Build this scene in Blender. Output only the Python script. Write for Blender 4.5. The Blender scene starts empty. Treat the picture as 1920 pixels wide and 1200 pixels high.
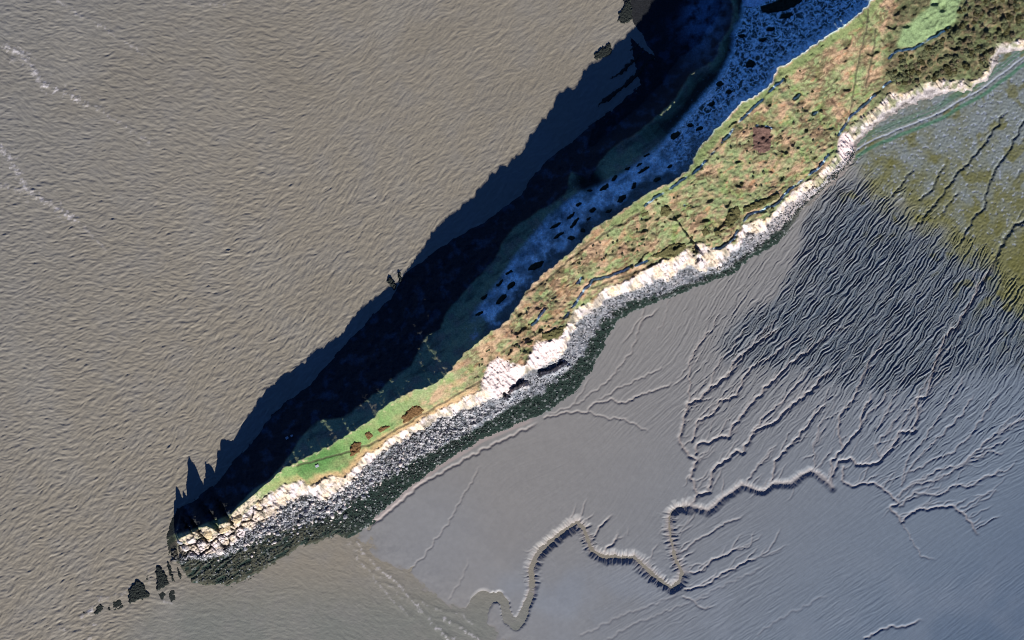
import bpy, math, random
import numpy as np
from mathutils import Vector

# ------------------------------------------------------------------ camera, sky, sun
scene = bpy.context.scene
scene.render.engine = 'CYCLES'
R = math.radians
cam_d = bpy.data.cameras.new("camera"); cam = bpy.data.objects.new("camera", cam_d)
scene.collection.objects.link(cam); scene.camera = cam
CAMH = 8000.0
cam.location = (0, 0, CAMH); cam.rotation_euler = (0, 0, 0)
cam_d.sensor_width = 36; cam_d.lens = 36 * CAMH / 1920.0
cam_d.clip_start = 10; cam_d.clip_end = 60000

SUN_EL = 22.0
SHX, SHY = -0.27, 0.963            # direction in which shadows fall on the ground
world = bpy.data.worlds.new("World"); scene.world = world; world.use_nodes = True
wn = world.node_tree; bg = wn.nodes["Background"]
sky = wn.nodes.new("ShaderNodeTexSky"); sky.sky_type = 'NISHITA'; sky.sun_disc = False
sky.sun_elevation = R(SUN_EL); sky.sun_rotation = math.atan2(-SHX, -SHY)
sky.dust_density = 0.0; sky.ozone_density = 10.0; sky.air_density = 0.35; sky.altitude = 1500
wn.links.new(sky.outputs[0], bg.inputs[0]); bg.inputs[1].default_value = 0.10
sun_d = bpy.data.lights.new("sun", 'SUN'); sun_d.energy = 5.0; sun_d.angle = R(0.5)
sun_d.color = (1.0, 0.93, 0.84)
sun = bpy.data.objects.new("sun", sun_d); scene.collection.objects.link(sun)
sdir = Vector((SHX * math.cos(R(SUN_EL)), SHY * math.cos(R(SUN_EL)), -math.sin(R(SUN_EL))))
sun.rotation_euler = sdir.to_track_quat('-Z', 'Y').to_euler(); sun.location = (300, -900, 500)
scene.view_settings.view_transform = 'Standard'; scene.view_settings.look = 'None'
scene.view_settings.exposure = 0.85; scene.view_settings.gamma = 1.0
scene.view_settings.use_curve_mapping = False
scene.cycles.filter_width = 1.0

# ------------------------------------------------------------------ helpers: noise and fields
COL = scene.collection
random.seed(7)
rs = np.random.RandomState(11)
_perm = np.concatenate([rs.permutation(256)] * 3)
_ang = rs.rand(256) * 2 * np.pi
_gx, _gy = np.cos(_ang).astype(np.float32), np.sin(_ang).astype(np.float32)
_rnd = rs.rand(256).astype(np.float32)

def perlin(x, y, seed=0):
    x = x + seed * 17.31; y = y + seed * 9.73
    xf = np.floor(x); yf = np.floor(y)
    xi = xf.astype(np.int32) & 255; yi = yf.astype(np.int32) & 255
    fx = (x - xf).astype(np.float32); fy = (y - yf).astype(np.float32)
    u = fx * fx * fx * (fx * (fx * 6 - 15) + 10); v = fy * fy * fy * (fy * (fy * 6 - 15) + 10)
    def g(a, b, dx, dy):
        h = _perm[_perm[a & 255] + (b & 255)]
        return _gx[h] * dx + _gy[h] * dy
    n00 = g(xi, yi, fx, fy); n10 = g(xi + 1, yi, fx - 1, fy)
    n01 = g(xi, yi + 1, fx, fy - 1); n11 = g(xi + 1, yi + 1, fx - 1, fy - 1)
    return ((n00 * (1 - u) + n10 * u) * (1 - v) + (n01 * (1 - u) + n11 * u) * v) * 1.4

def fbm(x, y, sc, octs=4, seed=0, gain=0.5):
    r = 0; a = 1; f = 1.0 / sc; t = 0
    for k in range(octs):
        r = r + a * perlin(x * f, y * f, seed + k * 3); t += a
        a *= gain; f *= 2.03
    return r / t

def ridged(x, y, sc, octs=3, seed=0):
    r = 0; a = 1; f = 1.0 / sc; t = 0
    for k in range(octs):
        r = r + a * (1 - 2 * np.abs(perlin(x * f, y * f, seed + k * 5))); t += a
        a *= 0.5; f *= 2.03
    return r / t

def voro(x, y, sc, seed=0):
    """F1, F2, cell value and offset to the cell's point"""
    X = x / sc + seed * 13.7; Y = y / sc + seed * 7.1
    xi = np.floor(X).astype(np.int32); yi = np.floor(Y).astype(np.int32)
    f1 = np.full(X.shape, 9.0, np.float32); f2 = f1.copy()
    cv = np.zeros(X.shape, np.float32); ox = cv.copy(); oy = cv.copy()
    for i in (-1, 0, 1):
        for j in (-1, 0, 1):
            a = xi + i; b = yi + j
            h = _perm[_perm[a & 255] + (b & 255)]
            px = a + 0.15 + 0.7 * _rnd[h]; py = b + 0.15 + 0.7 * _rnd[(h * 7 + 31) & 255]
            dx = X - px; dy = Y - py; d = np.sqrt(dx * dx + dy * dy)
            n = d < f1
            f2 = np.where(n, f1, np.minimum(f2, d))
            cv = np.where(n, _rnd[(h * 3 + 57) & 255], cv)
            ox = np.where(n, dx, ox); oy = np.where(n, dy, oy)
            f1 = np.where(n, d, f1)
    return f1, f2, cv, ox, oy

def ss(a, b, x):
    t = np.clip((x - a) / (b - a), 0, 1)
    return t * t * (3 - 2 * t)

def mix(c, d, m):
    m = np.asarray(m)[..., None]
    return c * (1 - m) + np.asarray(d, dtype=np.float32) * m

def inpoly(x, y, P):
    r = np.zeros(np.shape(x), bool); n = len(P)
    for i in range(n):
        x0, y0 = P[i]; x1, y1 = P[(i + 1) % n]
        if y0 == y1: continue
        c = ((y0 > y) != (y1 > y)) & (x < (x1 - x0) * (y - y0) / (y1 - y0) + x0)
        r ^= c
    return r

def blur(a, k):
    k = int(max(1, k))
    for ax in (0, 1):
        for _ in range(2):
            p = np.pad(a, [(k, k) if i == ax else (0, 0) for i in (0, 1)], mode='edge')
            c = np.cumsum(p, axis=ax, dtype=np.float64)
            if ax == 0: a = (c[2 * k:, :] - np.concatenate([np.zeros((1, c.shape[1])), c[:-2 * k - 1, :]], 0)) / (2 * k + 1)
            else: a = (c[:, 2 * k:] - np.concatenate([np.zeros((c.shape[0], 1)), c[:, :-2 * k - 1]], 1)) / (2 * k + 1)
    return a.astype(np.float32)

def resample(P, step, wig=0.0, wl=20.0, seed=0):
    """polyline (x,y,...) to dense points, with sideways wiggles"""
    P = np.array(P, float)
    d = np.hypot(np.diff(P[:, 0]), np.diff(P[:, 1])); u = np.concatenate([[0], np.cumsum(d)])
    t = np.arange(0, u[-1], step)
    Q = np.stack([np.interp(t, u, P[:, k]) for k in range(P.shape[1])], 1)
    if wig:
        gx = np.gradient(Q[:, 0]); gy = np.gradient(Q[:, 1]); L = np.hypot(gx, gy) + 1e-9
        o = perlin(t / wl, t * 0 + seed * 3.3, seed) * wig * 2 + perlin(t / (wl * .35), t * 0 + seed, seed + 4) * wig * .8
        Q[:, 0] += -gy / L * o; Q[:, 1] += gx / L * o
    return Q, t

def polydist(xs, ys, P, reach, D=None, U=None, off=0.0):
    """distance of grid points (axes xs, ys) to a polyline, only within reach; also arc length"""
    if D is None:
        D = np.full((len(ys), len(xs)), 1e3, np.float32); U = np.zeros_like(D)
    u = off
    for i in range(len(P) - 1):
        x0, y0 = P[i][:2]; x1, y1 = P[i + 1][:2]
        L = math.hypot(x1 - x0, y1 - y0)
        if L < 1e-6: continue
        a = np.searchsorted(xs, min(x0, x1) - reach); b = np.searchsorted(xs, max(x0, x1) + reach)
        c = np.searchsorted(ys, min(y0, y1) - reach); d = np.searchsorted(ys, max(y0, y1) + reach)
        if a < b and c < d:
            X = xs[a:b][None, :]; Y = ys[c:d][:, None]
            t = np.clip(((X - x0) * (x1 - x0) + (Y - y0) * (y1 - y0)) / (L * L), 0, 1)
            dd = np.hypot(X - x0 - t * (x1 - x0), Y - y0 - t * (y1 - y0))
            sub = D[c:d, a:b]; m = dd < sub
            D[c:d, a:b] = np.where(m, dd, sub); U[c:d, a:b] = np.where(m, u + t * L, U[c:d, a:b])
        u += L
    return D, U

def angle_field(X, Y, ctrl, p=3.0):
    sx = 0; sy = 0
    for (cx, cy, a) in ctrl:
        wgt = 1.0 / ((X - cx) ** 2 + (Y - cy) ** 2 + 900.0) ** (p / 2)
        sx = sx + wgt * math.cos(2 * R(a)); sy = sy + wgt * math.sin(2 * R(a))
    return 0.5 * np.arctan2(sy, sx)

def lic(noise, th, L, step=1.0):
    """smear noise along the direction field (angles measured with image y pointing down)"""
    H, W = noise.shape
    vx = np.cos(th).astype(np.float32); vy = -np.sin(th).astype(np.float32)
    jj, ii = np.meshgrid(np.arange(W, dtype=np.float32), np.arange(H, dtype=np.float32))
    out = noise.copy(); tot = 1.0
    for sgn in (1, -1):
        x = jj.copy(); y = ii.copy(); px = vx * sgn; py = vy * sgn
        for k in range(L):
            x += px * step; y += py * step
            np.clip(x, 0, W - 1.001, out=x); np.clip(y, 0, H - 1.001, out=y)
            xi = x.astype(np.int32); yi = y.astype(np.int32)
            fx = x - xi; fy = y - yi
            wk = 0.5 * (1 + math.cos(math.pi * (k + 1) / (L + 1)))
            out += wk * ((noise[yi, xi] * (1 - fx) + noise[yi, xi + 1] * fx) * (1 - fy) +
                         (noise[yi + 1, xi] * (1 - fx) + noise[yi + 1, xi + 1] * fx) * fy)
            tot += wk
            nx = vx[yi, xi]; ny = vy[yi, xi]; s = np.where(nx * px + ny * py < 0, -1, 1)
            px = nx * s; py = ny * s
    out -= out.mean(); out /= out.std() + 1e-9
    return out

# ------------------------------------------------------------------ helpers: meshes and tags
def mesh_np(name, V, F, colors=None, smooth=True):
    me = bpy.data.meshes.new(name)
    V = np.ascontiguousarray(V, np.float32); F = np.ascontiguousarray(F, np.int32)
    k = F.shape[1]
    me.vertices.add(len(V)); me.vertices.foreach_set('co', V.ravel())
    me.loops.add(F.size); me.loops.foreach_set('vertex_index', F.ravel())
    me.polygons.add(len(F)); me.polygons.foreach_set('loop_start', np.arange(0, F.size, k, dtype=np.int32))
    me.polygons.foreach_set('loop_total', np.full(len(F), k, np.int32))
    me.polygons.foreach_set('use_smooth', np.full(len(F), smooth, bool))
    me.update(calc_edges=True)
    if colors is not None:
        ca = me.attributes.new('tint', 'FLOAT_COLOR', 'POINT')
        C4 = np.ones((len(V), 4), np.float32); C4[:, :3] = colors
        ca.data.foreach_set('color', C4.ravel())
    return me

def grid_mesh(name, xs, ys, Z, Cc, mask, smooth=True):
    """xs, ys photograph-plan metres (y down the picture); Z, Cc on the grid; mask on vertices"""
    H, W = Z.shape
    qm = mask[:-1, :-1] & mask[1:, :-1] & mask[:-1, 1:] & mask[1:, 1:]
    used = np.zeros((H, W), bool)
    used[:-1, :-1] |= qm; used[1:, :-1] |= qm; used[:-1, 1:] |= qm; used[1:, 1:] |= qm
    idx = np.full((H, W), -1, np.int64); idx[used] = np.arange(used.sum())
    XX, YY = np.meshgrid(xs, ys)
    V = np.stack([XX[used] - 960, 600 - YY[used], Z[used]], 1)
    F = np.stack([idx[1:, :-1][qm], idx[1:, 1:][qm], idx[:-1, 1:][qm], idx[:-1, :-1][qm]], 1)
    return mesh_np(name, V, F, Cc[used], smooth)

def link(name, me, mat=None, parent=None):
    o = bpy.data.objects.new(name, me); COL.objects.link(o)
    if mat and not me.materials: me.materials.append(mat)
    if parent: o.parent = parent
    return o

def tag(o, label=None, cat=None, group=None, kind=None):
    if label: o['label'] = label
    if cat: o['category'] = cat
    if group: o['group'] = group
    if kind: o['kind'] = kind
    return o

def tint_mat(name, rough=0.8, spec=0.3, nscale=0.5, namp=0.2, bscale=0.6, bdist=0.5, bstr=0.5, tint=True, color=(1, 1, 1)):
    m = bpy.data.materials.new(name); m.use_nodes = True
    nt = m.node_tree; N = nt.nodes; L = nt.links; p = N['Principled BSDF']
    p.inputs['Roughness'].default_value = rough; p.inputs['Specular IOR Level'].default_value = spec
    g = N.new('ShaderNodeNewGeometry')
    n = N.new('ShaderNodeTexNoise'); n.inputs['Scale'].default_value = nscale; n.inputs['Detail'].default_value = 5
    L.new(g.outputs['Position'], n.inputs['Vector'])
    mr = N.new('ShaderNodeMapRange'); mr.inputs['From Min'].default_value = 0.3; mr.inputs['From Max'].default_value = 0.7
    mr.inputs['To Min'].default_value = 1 - namp; mr.inputs['To Max'].default_value = 1 + namp
    L.new(n.outputs['Fac'], mr.inputs['Value'])
    mx = N.new('ShaderNodeVectorMath'); mx.operation = 'SCALE'
    if tint:
        a = N.new('ShaderNodeAttribute'); a.attribute_name = 'tint'; L.new(a.outputs['Color'], mx.inputs[0])
    else:
        mx.inputs[0].default_value = color
    L.new(mr.outputs[0], mx.inputs['Scale']); L.new(mx.outputs[0], p.inputs['Base Color'])
    n2 = N.new('ShaderNodeTexNoise'); n2.inputs['Scale'].default_value = bscale; n2.inputs['Detail'].default_value = 6
    n2.inputs['Roughness'].default_value = 0.6
    L.new(g.outputs['Position'], n2.inputs['Vector'])
    b = N.new('ShaderNodeBump'); b.inputs['Distance'].default_value = bdist; b.inputs['Strength'].default_value = bstr
    L.new(n2.outputs['Fac'], b.inputs['Height']); L.new(b.outputs[0], p.inputs['Normal'])
    return m

M_land = tint_mat('headland_ground', 0.9, 0.1, 0.35, 0.25, 0.45, 1.2, 0.6)
M_mud = tint_mat('wet_mud', 0.55, 0.25, 0.12, 0.05, 0.8, 0.25, 0.35)
M_sea = tint_mat('silty_sea_water', 0.5, 0.3, 0.1, 0.06, 0.30, 0.7, 0.5)

# ------------------------------------------------------------------ plan of the headland
def S_(x, y): return (x - 330) * 0.808 - (y - 1000) * 0.59
def W_(x, y): return (x - 330) * 0.59 + (y - 1000) * 0.808
LA = [(328,967),(331,955),(361,941),(412,901),(436,865),(472,832),(498,794),(534,755),(579,725),(609,689),(642,650),(672,623),(690,599),(735,558),(760,511),(789,492),(817,470),(852,447),(895,424),(934,399),(979,364),(997,333),(1032,294),(1074,266),(1110,232),(1150,205),(1200,160),(1230,110),(1180,70),(1165,0),(1165,-200)]
LB = [(325,1002),(352,996),(391,978),(430,965),(480,915),(507,899),(537,866),(570,815),(597,788),(648,782),(687,752),(729,719),(750,698),(774,686),(798,632),(827,618),(836,590),(865,555),(896,523),(927,487),(944,455),(965,427),(1018,392),(1060,368),(1070,325),(1105,340),(1126,301),(1151,277),(1193,252),(1230,222),(1262,192),(1295,142),(1335,120),(1350,80),(1367,57),(1372,25),(1370,0),(1380,-150)]
LC = [(331,1012),(349,1004),(379,988),(391,984),(409,994),(415,982),(430,976),(436,958),(454,946),(484,922),(502,904),(535,877),(565,862),(612,839),(660,809),(696,788),(735,752),(759,740),(780,731),(810,722),(840,701),(873,662),(887,650),(918,625),(950,603),(969,577),(983,550),(1018,515),(1067,476),(1116,427),(1158,403),(1203,368),(1250,347),(1286,323),(1305,285),(1332,252),(1360,225),(1385,197),(1412,185),(1440,162),(1449,135),(1472,125),(1500,105),(1540,76),(1578,54),(1619,16),(1632,0),(1760,-150)]
LD = [(340,1019),(360,1010),(395,1003),(430,990),(460,960),(490,934),(535,907),(565,898),(589,913),(613,898),(648,890),(675,866),(708,839),(750,809),(795,785),(834,764),(870,746),(900,729),(915,685),(934,669),(960,690),(985,679),(1004,644),(1045,634),(1064,612),(1074,587),(1100,566),(1145,539),(1187,518),(1220,497),(1250,488),(1286,467),(1298,455),(1312,482),(1349,470),(1376,452),(1391,425),(1430,410),(1463,392),(1475,371),(1499,353),(1532,332),(1545,317),(1568,294),(1576,263),(1591,237),(1613,218),(1638,209),(1651,184),(1667,177),(1695,174),(1730,158),(1758,152),(1825,155),(1853,127),(1866,82),(1920,76),(2100,30)]
LE = [(343,1042),(394,1039),(430,1027),(460,1000),(520,964),(541,940),(580,928),(610,937),(646,919),(696,862),(735,833),(780,812),(825,785),(870,767),(922,748),(953,736),(982,704),(1017,685),(1055,663),(1071,638),(1079,606),(1115,580),(1148,557),(1205,535),(1256,521),(1295,496),(1312,508),(1352,499),(1378,467),(1400,440),(1432,434),(1447,413),(1474,386),(1502,364),(1537,348),(1553,325),(1580,300),(1597,263),(1619,241),(1640,224),(1656,209),(1676,203),(1688,190),(1730,171),(1765,168),(1815,168),(1846,142),(1865,94),(1922,85),(2110,40)]
LF = [(345,1050),(400,1046),(440,1034),(500,1002),(560,985),(620,965),(680,925),(730,890),(780,860),(840,830),(900,800),(953,766),(1017,733),(1055,704),(1090,672),(1110,632),(1128,605),(1158,581),(1180,562),(1239,554),(1300,527),(1364,503),(1439,448),(1490,398),(1540,352),(1560,330),(1592,300),(1602,265),(1625,245),(1645,228),(1700,195),(1770,172),(1850,146),(1870,100),(2115,45)]
LG = [(409,1099),(460,1081),(496,1060),(532,1039),(560,1020),(580,1018),(628,999),(649,1006),(679,991),(720,955),(762,917),(819,872),(864,845),(900,822),(960,797),(1014,776),(1068,740),(1110,692),(1137,632),(1155,599),(1200,575),(1245,560),(1310,535),(1370,515),(1405,482),(1460,452),(1505,392),(1550,352),(1572,335),(1600,300),(1608,268),(1630,249),(1650,232),(1703,200),(1772,177),(1853,150),(1873,104),(2120,50)]
TIP_W = [-60, -36, -28, -2, 21, 54, 93, 110, 130]; TIP_S = [60, 20, 10, -23, -32, -27, -28, -12, 20]

def mudbase(x, y):
    d = (x - 650) * 0.596 - (y - 990) * 0.803
    return np.clip(d * 0.03, -3, 3.8) + np.clip(d - 100, 0, 700) * 0.006

def line_w(L, s):
    a = np.array(L, float); ls = S_(a[:, 0], a[:, 1]); lw = W_(a[:, 0], a[:, 1])
    o = np.argsort(ls); return np.interp(s, ls[o], lw[o])

ZC_s = [-6, 14, 18, 22, 26, 29, 31, 34, 39, 46, 52, 57, 63, 71, 77, 83, 90, 99, 106, 112, 119, 126, 150, 196, 250, 314, 400, 473, 520, 588, 638, 715, 842, 973, 1078, 1171, 1343, 1642, 2000]
ZC_z = [12, 30, 38, 33, 17, 29, 33, 27, 13, 39, 50, 55, 47, 19, 39, 50, 43, 22, 42, 49, 47, 53, 46, 54, 60, 66, 70, 76, 80, 88, 95, 99, 91, 103, 113, 120, 125, 118, 100]
ZD_s = [-10, 20, 57, 85, 126, 200, 300, 450, 600, 715, 842, 973, 1078, 1171, 1300, 1400, 1500, 1642, 2000]
ZD_z = [8, 18, 28, 26, 32, 36, 38, 36, 44, 50, 44, 42, 42, 44, 38, 30, 24, 20, 18]

DITCH = [
 [(1056,595),(1074,571),(1095,540),(1109,525),(1145,515),(1181,500),(1211,488)],
 [(1325,467),(1349,464),(1370,449),(1385,422),(1400,402),(1427,393),(1454,380),(1475,356),(1511,329),(1532,314),(1550,287),(1559,282)],
 [(1568,253),(1591,218),(1613,200),(1635,180),(1654,161),(1682,142)],
 [(1205,386),(1229,368),(1250,356),(1280,335),(1307,317),(1334,284),(1352,266),(1367,247),(1385,225),(1420,192),(1435,175),(1462,153)],
 [(1660,111),(1673,98),(1708,93),(1739,74),(1774,54)],
 [(1020,580),(1010,592),(996,608)],[(1087,520),(1077,532)],[(1278,386),(1292,391)],[(1520,216),(1534,208)],[(1482,188),(1492,180)],
 [(1412,240),(1428,238),(1440,243)],[(1262,467),(1284,452)]]
PATHS = [
 [(560,870),(640,850),(700,830),(760,795),(830,755),(900,715),(930,690)],
 [(1620,26),(1612,80),(1602,130),(1594,190),(1592,215)],
 [(1108,540),(1150,525),(1210,503),(1250,480),(1290,462),(1330,472),(1385,440),(1420,400),(1480,365),(1540,315)],
 [(985,552),(1030,520),(1070,485),(1130,440),(1200,400)],
 [(940,660),(975,640),(1010,625)],[(1635,60),(1628,120),(1618,170)]]
FROST_LOW = [(860,640),(885,590),(935,525),(965,480),(1000,440),(1030,402),(1085,362),(1130,345),(1170,322),(1230,278),(1290,208),(1340,150),(1365,100),(1370,60),(1385,30),(1400,-60),(1420,-160)]
FIELD = [(1676,92),(1686,57),(1736,19),(1743,-30),(1800,-30),(1790,30),(1784,47),(1740,73),(1705,92)]
HEATH = [(1405,243),(1424,238),(1442,244),(1441,285),(1432,290),(1420,292),(1406,282)]

HX = np.arange(290, 2020, 1.25); HY = np.arange(-100, 1122, 1.25)
X, Y = np.meshgrid(HX, HY)
S = S_(X, Y); W = W_(X, Y)
wob = fbm(X, Y, 22, 3, 1) * 7
cliffy = fbm(X, Y, 60, 2, 2)
Sj = S + fbm(X, Y, 18, 3, 5) * 6
wA = line_w(LA, Sj); wB = line_w(LB, Sj); wC = line_w(LC, S); wD = line_w(LD, Sj); wE = line_w(LE, Sj); wF = line_w(LF, Sj); wG = line_w(LG, Sj)
n0 = fbm(X, Y, 6, 2, 17) * 2
wD = wD + perlin(S / 9, S * 0, 7) * 4 + perlin(S / 30, S * 0, 16) * 6 * ss(120, 260, S) + n0 * 1.0; wE = wE + perlin(S / 7, S * 0, 8) * 6 + perlin(S / 24, S * 0, 18) * 7 + n0 * 1.2; wF = wF + fbm(X, Y, 14, 3, 19) * 16; wC = wC + perlin(S / 8, S * 0, 9) * 3 * ss(150, 240, S)
wB = np.maximum(wB, wA + 10); wC = np.maximum(wC, wB + 3); wD = np.maximum(wD, wC + 4); wE = np.maximum(wE, wD + 5); wF = np.maximum(wF, wE + 2); wG = np.maximum(wG, wF + 2)
mb = np.maximum(mudbase(X, Y), 0)
zC = np.interp(S + fbm(X, Y, 9, 2, 13) * 5, ZC_s, ZC_z) + fbm(S, S * 0, 26, 3, 12) * 6 * ss(130, 220, S) * (1 - .6 * ss(380, 430, S) * ss(570, 520, S)) + perlin(S / 55, S * 0 + 5, 3) * 5 * ss(560, 620, S)
zD = np.minimum(np.interp(S, ZD_s, ZD_z) + mb * .5, zC - 3)
kB = 0.455 + 0.12 * ss(560, 660, S) - .075 * ss(1080, 1140, S) + 0.5 * (1 - ss(200, 260, S))
zB = np.maximum(zC - kB * (wC - wB), 12 + 6 * cliffy)
zE = 6 + mb; zF = 2.0 + mb; zG = 0.25 + mb
Wn = W + wob * ss(0, 25, np.abs(W - wC)) * 0.6
def seg(a, b, za, zb, pw=1.0):
    t = np.clip((Wn - a) / np.maximum(b - a, .5), 0, 1) ** pw
    return za + (zb - za) * t
Z = np.where(Wn < wA, (Wn - wA) * 0.25,
    np.where(Wn < wB, np.minimum(seg(wA, wB, 0, zB, 1.0), np.maximum(zB - 1.7 * (wB - Wn), seg(wA, wB, 0, 5)) + 40 * (1 - ss(1000, 1100, S))),
    np.where(Wn < wC, seg(wB, wC, zB, zC, 1.0 + .35 * ss(560, 680, S) + .12 * ss(240, 300, S)),
    np.where(Wn < wD, seg(wC, wD, zC, zD, 0.9),
    np.where(Wn < wE, seg(wD, wE, zD, zE),
    np.where(Wn < wF, seg(wE, wF, zE, zF),
    np.where(Wn < wG, seg(wF, wG, zF, zG), zG - (Wn - wG) * 0.25)))))))
tipd = S - np.interp(W, TIP_W, TIP_S)
Z = np.minimum(Z, 0.13 * tipd + np.maximum(0, tipd - 22) * 2.0 + np.where(tipd < 0, tipd * .3, 0))
land = ss(-1, 3, Z)
b_ncl = (Wn < wB) & (Wn >= wA); b_nsl = (Wn >= wB) & (Wn < wC); b_gr = (Wn >= wC) & (Wn < wD)
b_cl = (Wn >= wD) & (Wn < wE); b_sc = (Wn >= wE) & (Wn < wF); b_wd = (Wn >= wF)
f_ncl, f_nsl, f_gr, f_cl, f_sc, f_wd = [blur(b.astype(np.float32), 1) for b in (b_ncl, b_nsl, b_gr, b_cl, b_sc, b_wd)]
# --- relief
n_strk = ridged(S, W * 0.25, 9, 3, 20); n_fine = fbm(X, Y, 7, 3, 21); n_mid = fbm(X, Y, 26, 3, 22)
f1, f2, cv, ox, oy = voro(S + n_mid * 9, W * .9 + n_fine * 3, 18, 1)
crack = ss(0.02, 0.26, f2 - f1) * (.55 + .45 * ss(.0, .2, voro(S + n_fine * 3, W, 6.5, 9)[1] - voro(S + n_fine * 3, W, 6.5, 9)[0]))
tipm = (1 - ss(110, 230, S)) * f_cl
Z += tipm * (crack * 8 - 6 + (cv - .5) * 6 + ox * (cv - .5) * 5) 
Z += f_cl * (1 - tipm) * (n_strk * 7 + n_fine * 2)
Z += f_ncl * (ridged(X, Y, 24, 4, 30) * 3 - 2 + n_fine * 1.2) * ss(0, 8, Z)
g1, g2, gv, gx_, gy_ = voro(X, Y, 5.0, 2)
Z += (f_sc * (1 - .6 * ss(560, 680, S)) + f_wd * 0.55) * (gv * 1.5 + ss(0, .3, g2 - g1) * 1.0 - .9)
Z += f_sc * (ridged(X, Y, 22, 3, 34) * 3.2 - .5) * ss(0, 6, Wn - wE) * (1 - ss(560, 680, S))
# strata ledges in the dark weed near the tip
stra = ridged(S * 0.25 + n_mid * 4, W + n_mid * 5, 9, 2, 33)
Z += f_wd * (1 - ss(180, 320, S)) * stra * 1.6
fieldm = blur(inpoly(X, Y, FIELD).astype(np.float32), 2)
# warren mounds and hollows on the down
hum = ss(480, 700, S) * 1.0 + 0.12
u1, u2, uv, _, _ = voro(S * 0.75 + fbm(X, Y, 30, 2, 41) * 14, W + fbm(X, Y, 26, 2, 42) * 10, 17, 3)
hol = ss(.0, .35, uv - .5) * ss(-.2, .1, fbm(X, Y, 70, 2, 43))
mound = ss(0.55, 0.15, u1) * hol
lumps = ridged(S * .6, W, 20, 3, 44)
Z += f_gr * hum * (-mound * 4.2 + lumps * 1.6 + n_fine * 1.2) * ss(2, 18, Wn - wC) * ss(0, 8, wD - Wn)
tmask = ss(-.25, .2, fbm(X, Y, 60, 2, 77)) * ss(600, 660, S)
trr = ridged(S * .42 + n_mid * 8, W + n_mid * 12, 10, 3, 78)
Z += f_gr * tmask * (trr * 2.3 - .8) * ss(2, 18, Wn - wC) * ss(0, 8, wD - Wn) * ss(1500, 1350, S)
h1 = voro(X, Y, 9, 11)[0]
Z += f_gr * hum * (ss(.65, .1, h1) * .8 + n_fine * .4) * (1 - fieldm * .9) * ss(2, 14, Wn - wC) * ss(0, 8, wD - Wn)
scrub = ss(1640, 1670, X + (Y - 100) * .2 + n_mid * 20) * f_gr
scrub_rel = ss(0.75, 0.1, voro(X, Y, 11, 5)[0])
Z += f_nsl * (n_fine * .8 + ridged(S * .6, W, 26, 3, 45) * 1.0 - .6) * ss(0, 10, wC - Wn)
hl0 = W - line_w(FROST_LOW, Sj); Z -= 13 * ss(0, 12, Wn - wB - 4) * ss(22, -6, hl0) * ss(1090, 1180, S) * f_nsl
Z -= 12 * ss(38, 12, np.hypot(X - 1105, (Y - 345) * 1.1)) * f_nsl
dit = np.full(X.shape, 1e3, np.float32); dU = np.zeros_like(dit); dfr = dit.copy(); dfU = dU.copy(); dbk = dit.copy(); dbU = dU.copy()
for k, P in enumerate(DITCH):
    Q, t = resample(P, 4, 1.2, 14, k); polydist(HX, HY, Q, 16, dit, dU, k * 900.)
    polydist(HX, HY, Q + np.array([1.3, 1.8]), 12, dfr, dfU, k * 900.); polydist(HX, HY, Q + np.array([3.6, 5.0]), 12, dbk, dbU, k * 900.)
dbrk = ss(-.45, -.1, perlin(dU / 26, dU * 0, 51))
dd_ = dit + perlin(dU / 7, dU * 0, 52) * 1.2
Z += (-ss(5.0, .8, dd_) * 2.6 + ss(6.5, 1, dbk) * 3.0) * (0.35 + .65 * dbrk)
pth = np.full(X.shape, 1e3, np.float32); pU = np.zeros_like(pth)
for k, P in enumerate(PATHS):
    Q, t = resample(P, 4, 1.5, 20, k + 30); polydist(HX, HY, Q, 10, pth, pU, 0)
Z -= ss(3.2, .6, pth) * 1.3
for P, dp in (([(948,742),(958,727),(977,714)], 13), ([(1012,697),(1035,690),(1057,677)], 11), ([(1301,468),(1302,478),(1305,490)], 12), ([(970,722),(985,716)], 6), ([(1398,428),(1400,436)], 7), ([(1408,424),(1411,432)], 7), ([(1515,352),(1530,349)], 6)):
    D, _ = polydist(HX, HY, np.array(P, float), 20); D2, _ = polydist(HX, HY, np.array(P, float) + [4.5, 7.5], 20)
    D = D + n_fine * 9 + n_mid * 4 + 1; D2 = D2 + n_fine * 6
    Z += -ss(6.5, 2, D) * dp * .8 + ss(7, 1, D2) * dp * .55
# --- colours (linear albedo)
c = lambda r, g, b: np.array([r, g, b], np.float32)
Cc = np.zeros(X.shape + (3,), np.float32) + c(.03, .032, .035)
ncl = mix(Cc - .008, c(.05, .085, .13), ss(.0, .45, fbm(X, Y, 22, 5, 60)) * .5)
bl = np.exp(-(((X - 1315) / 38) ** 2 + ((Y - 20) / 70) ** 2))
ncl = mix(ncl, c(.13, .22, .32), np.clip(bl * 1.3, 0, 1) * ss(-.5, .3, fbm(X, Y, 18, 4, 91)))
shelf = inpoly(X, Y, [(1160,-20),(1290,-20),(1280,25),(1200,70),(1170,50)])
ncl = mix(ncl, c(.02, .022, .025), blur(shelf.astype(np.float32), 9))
nsl = np.zeros_like(Cc) + c(.20, .26, .15)
nsl = mix(nsl, c(.21, .20, .14), ss(-.1, .4, n_mid))
nsl = mix(nsl, c(.08, .10, .07), ss(.0, .5, fbm(S * .3, W, 16, 3, 59)) * .8)
wFr = line_w(FROST_LOW, Sj)
frz = ss(-6, 10, W - wFr) * ss(655, 740, S + n_mid * 50)
hollow = ss(8, -4, W - wFr) * ss(1150, 1200, S) * ss(2, 14, W - wB - 10)
hollow = np.maximum(hollow, ss(40, 10, np.hypot(X - 1105, (Y - 345) * 1.1)) * ss(6, -6, W - wFr))
nsl = mix(nsl, c(.025, .03, .028), hollow * .9)
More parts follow.
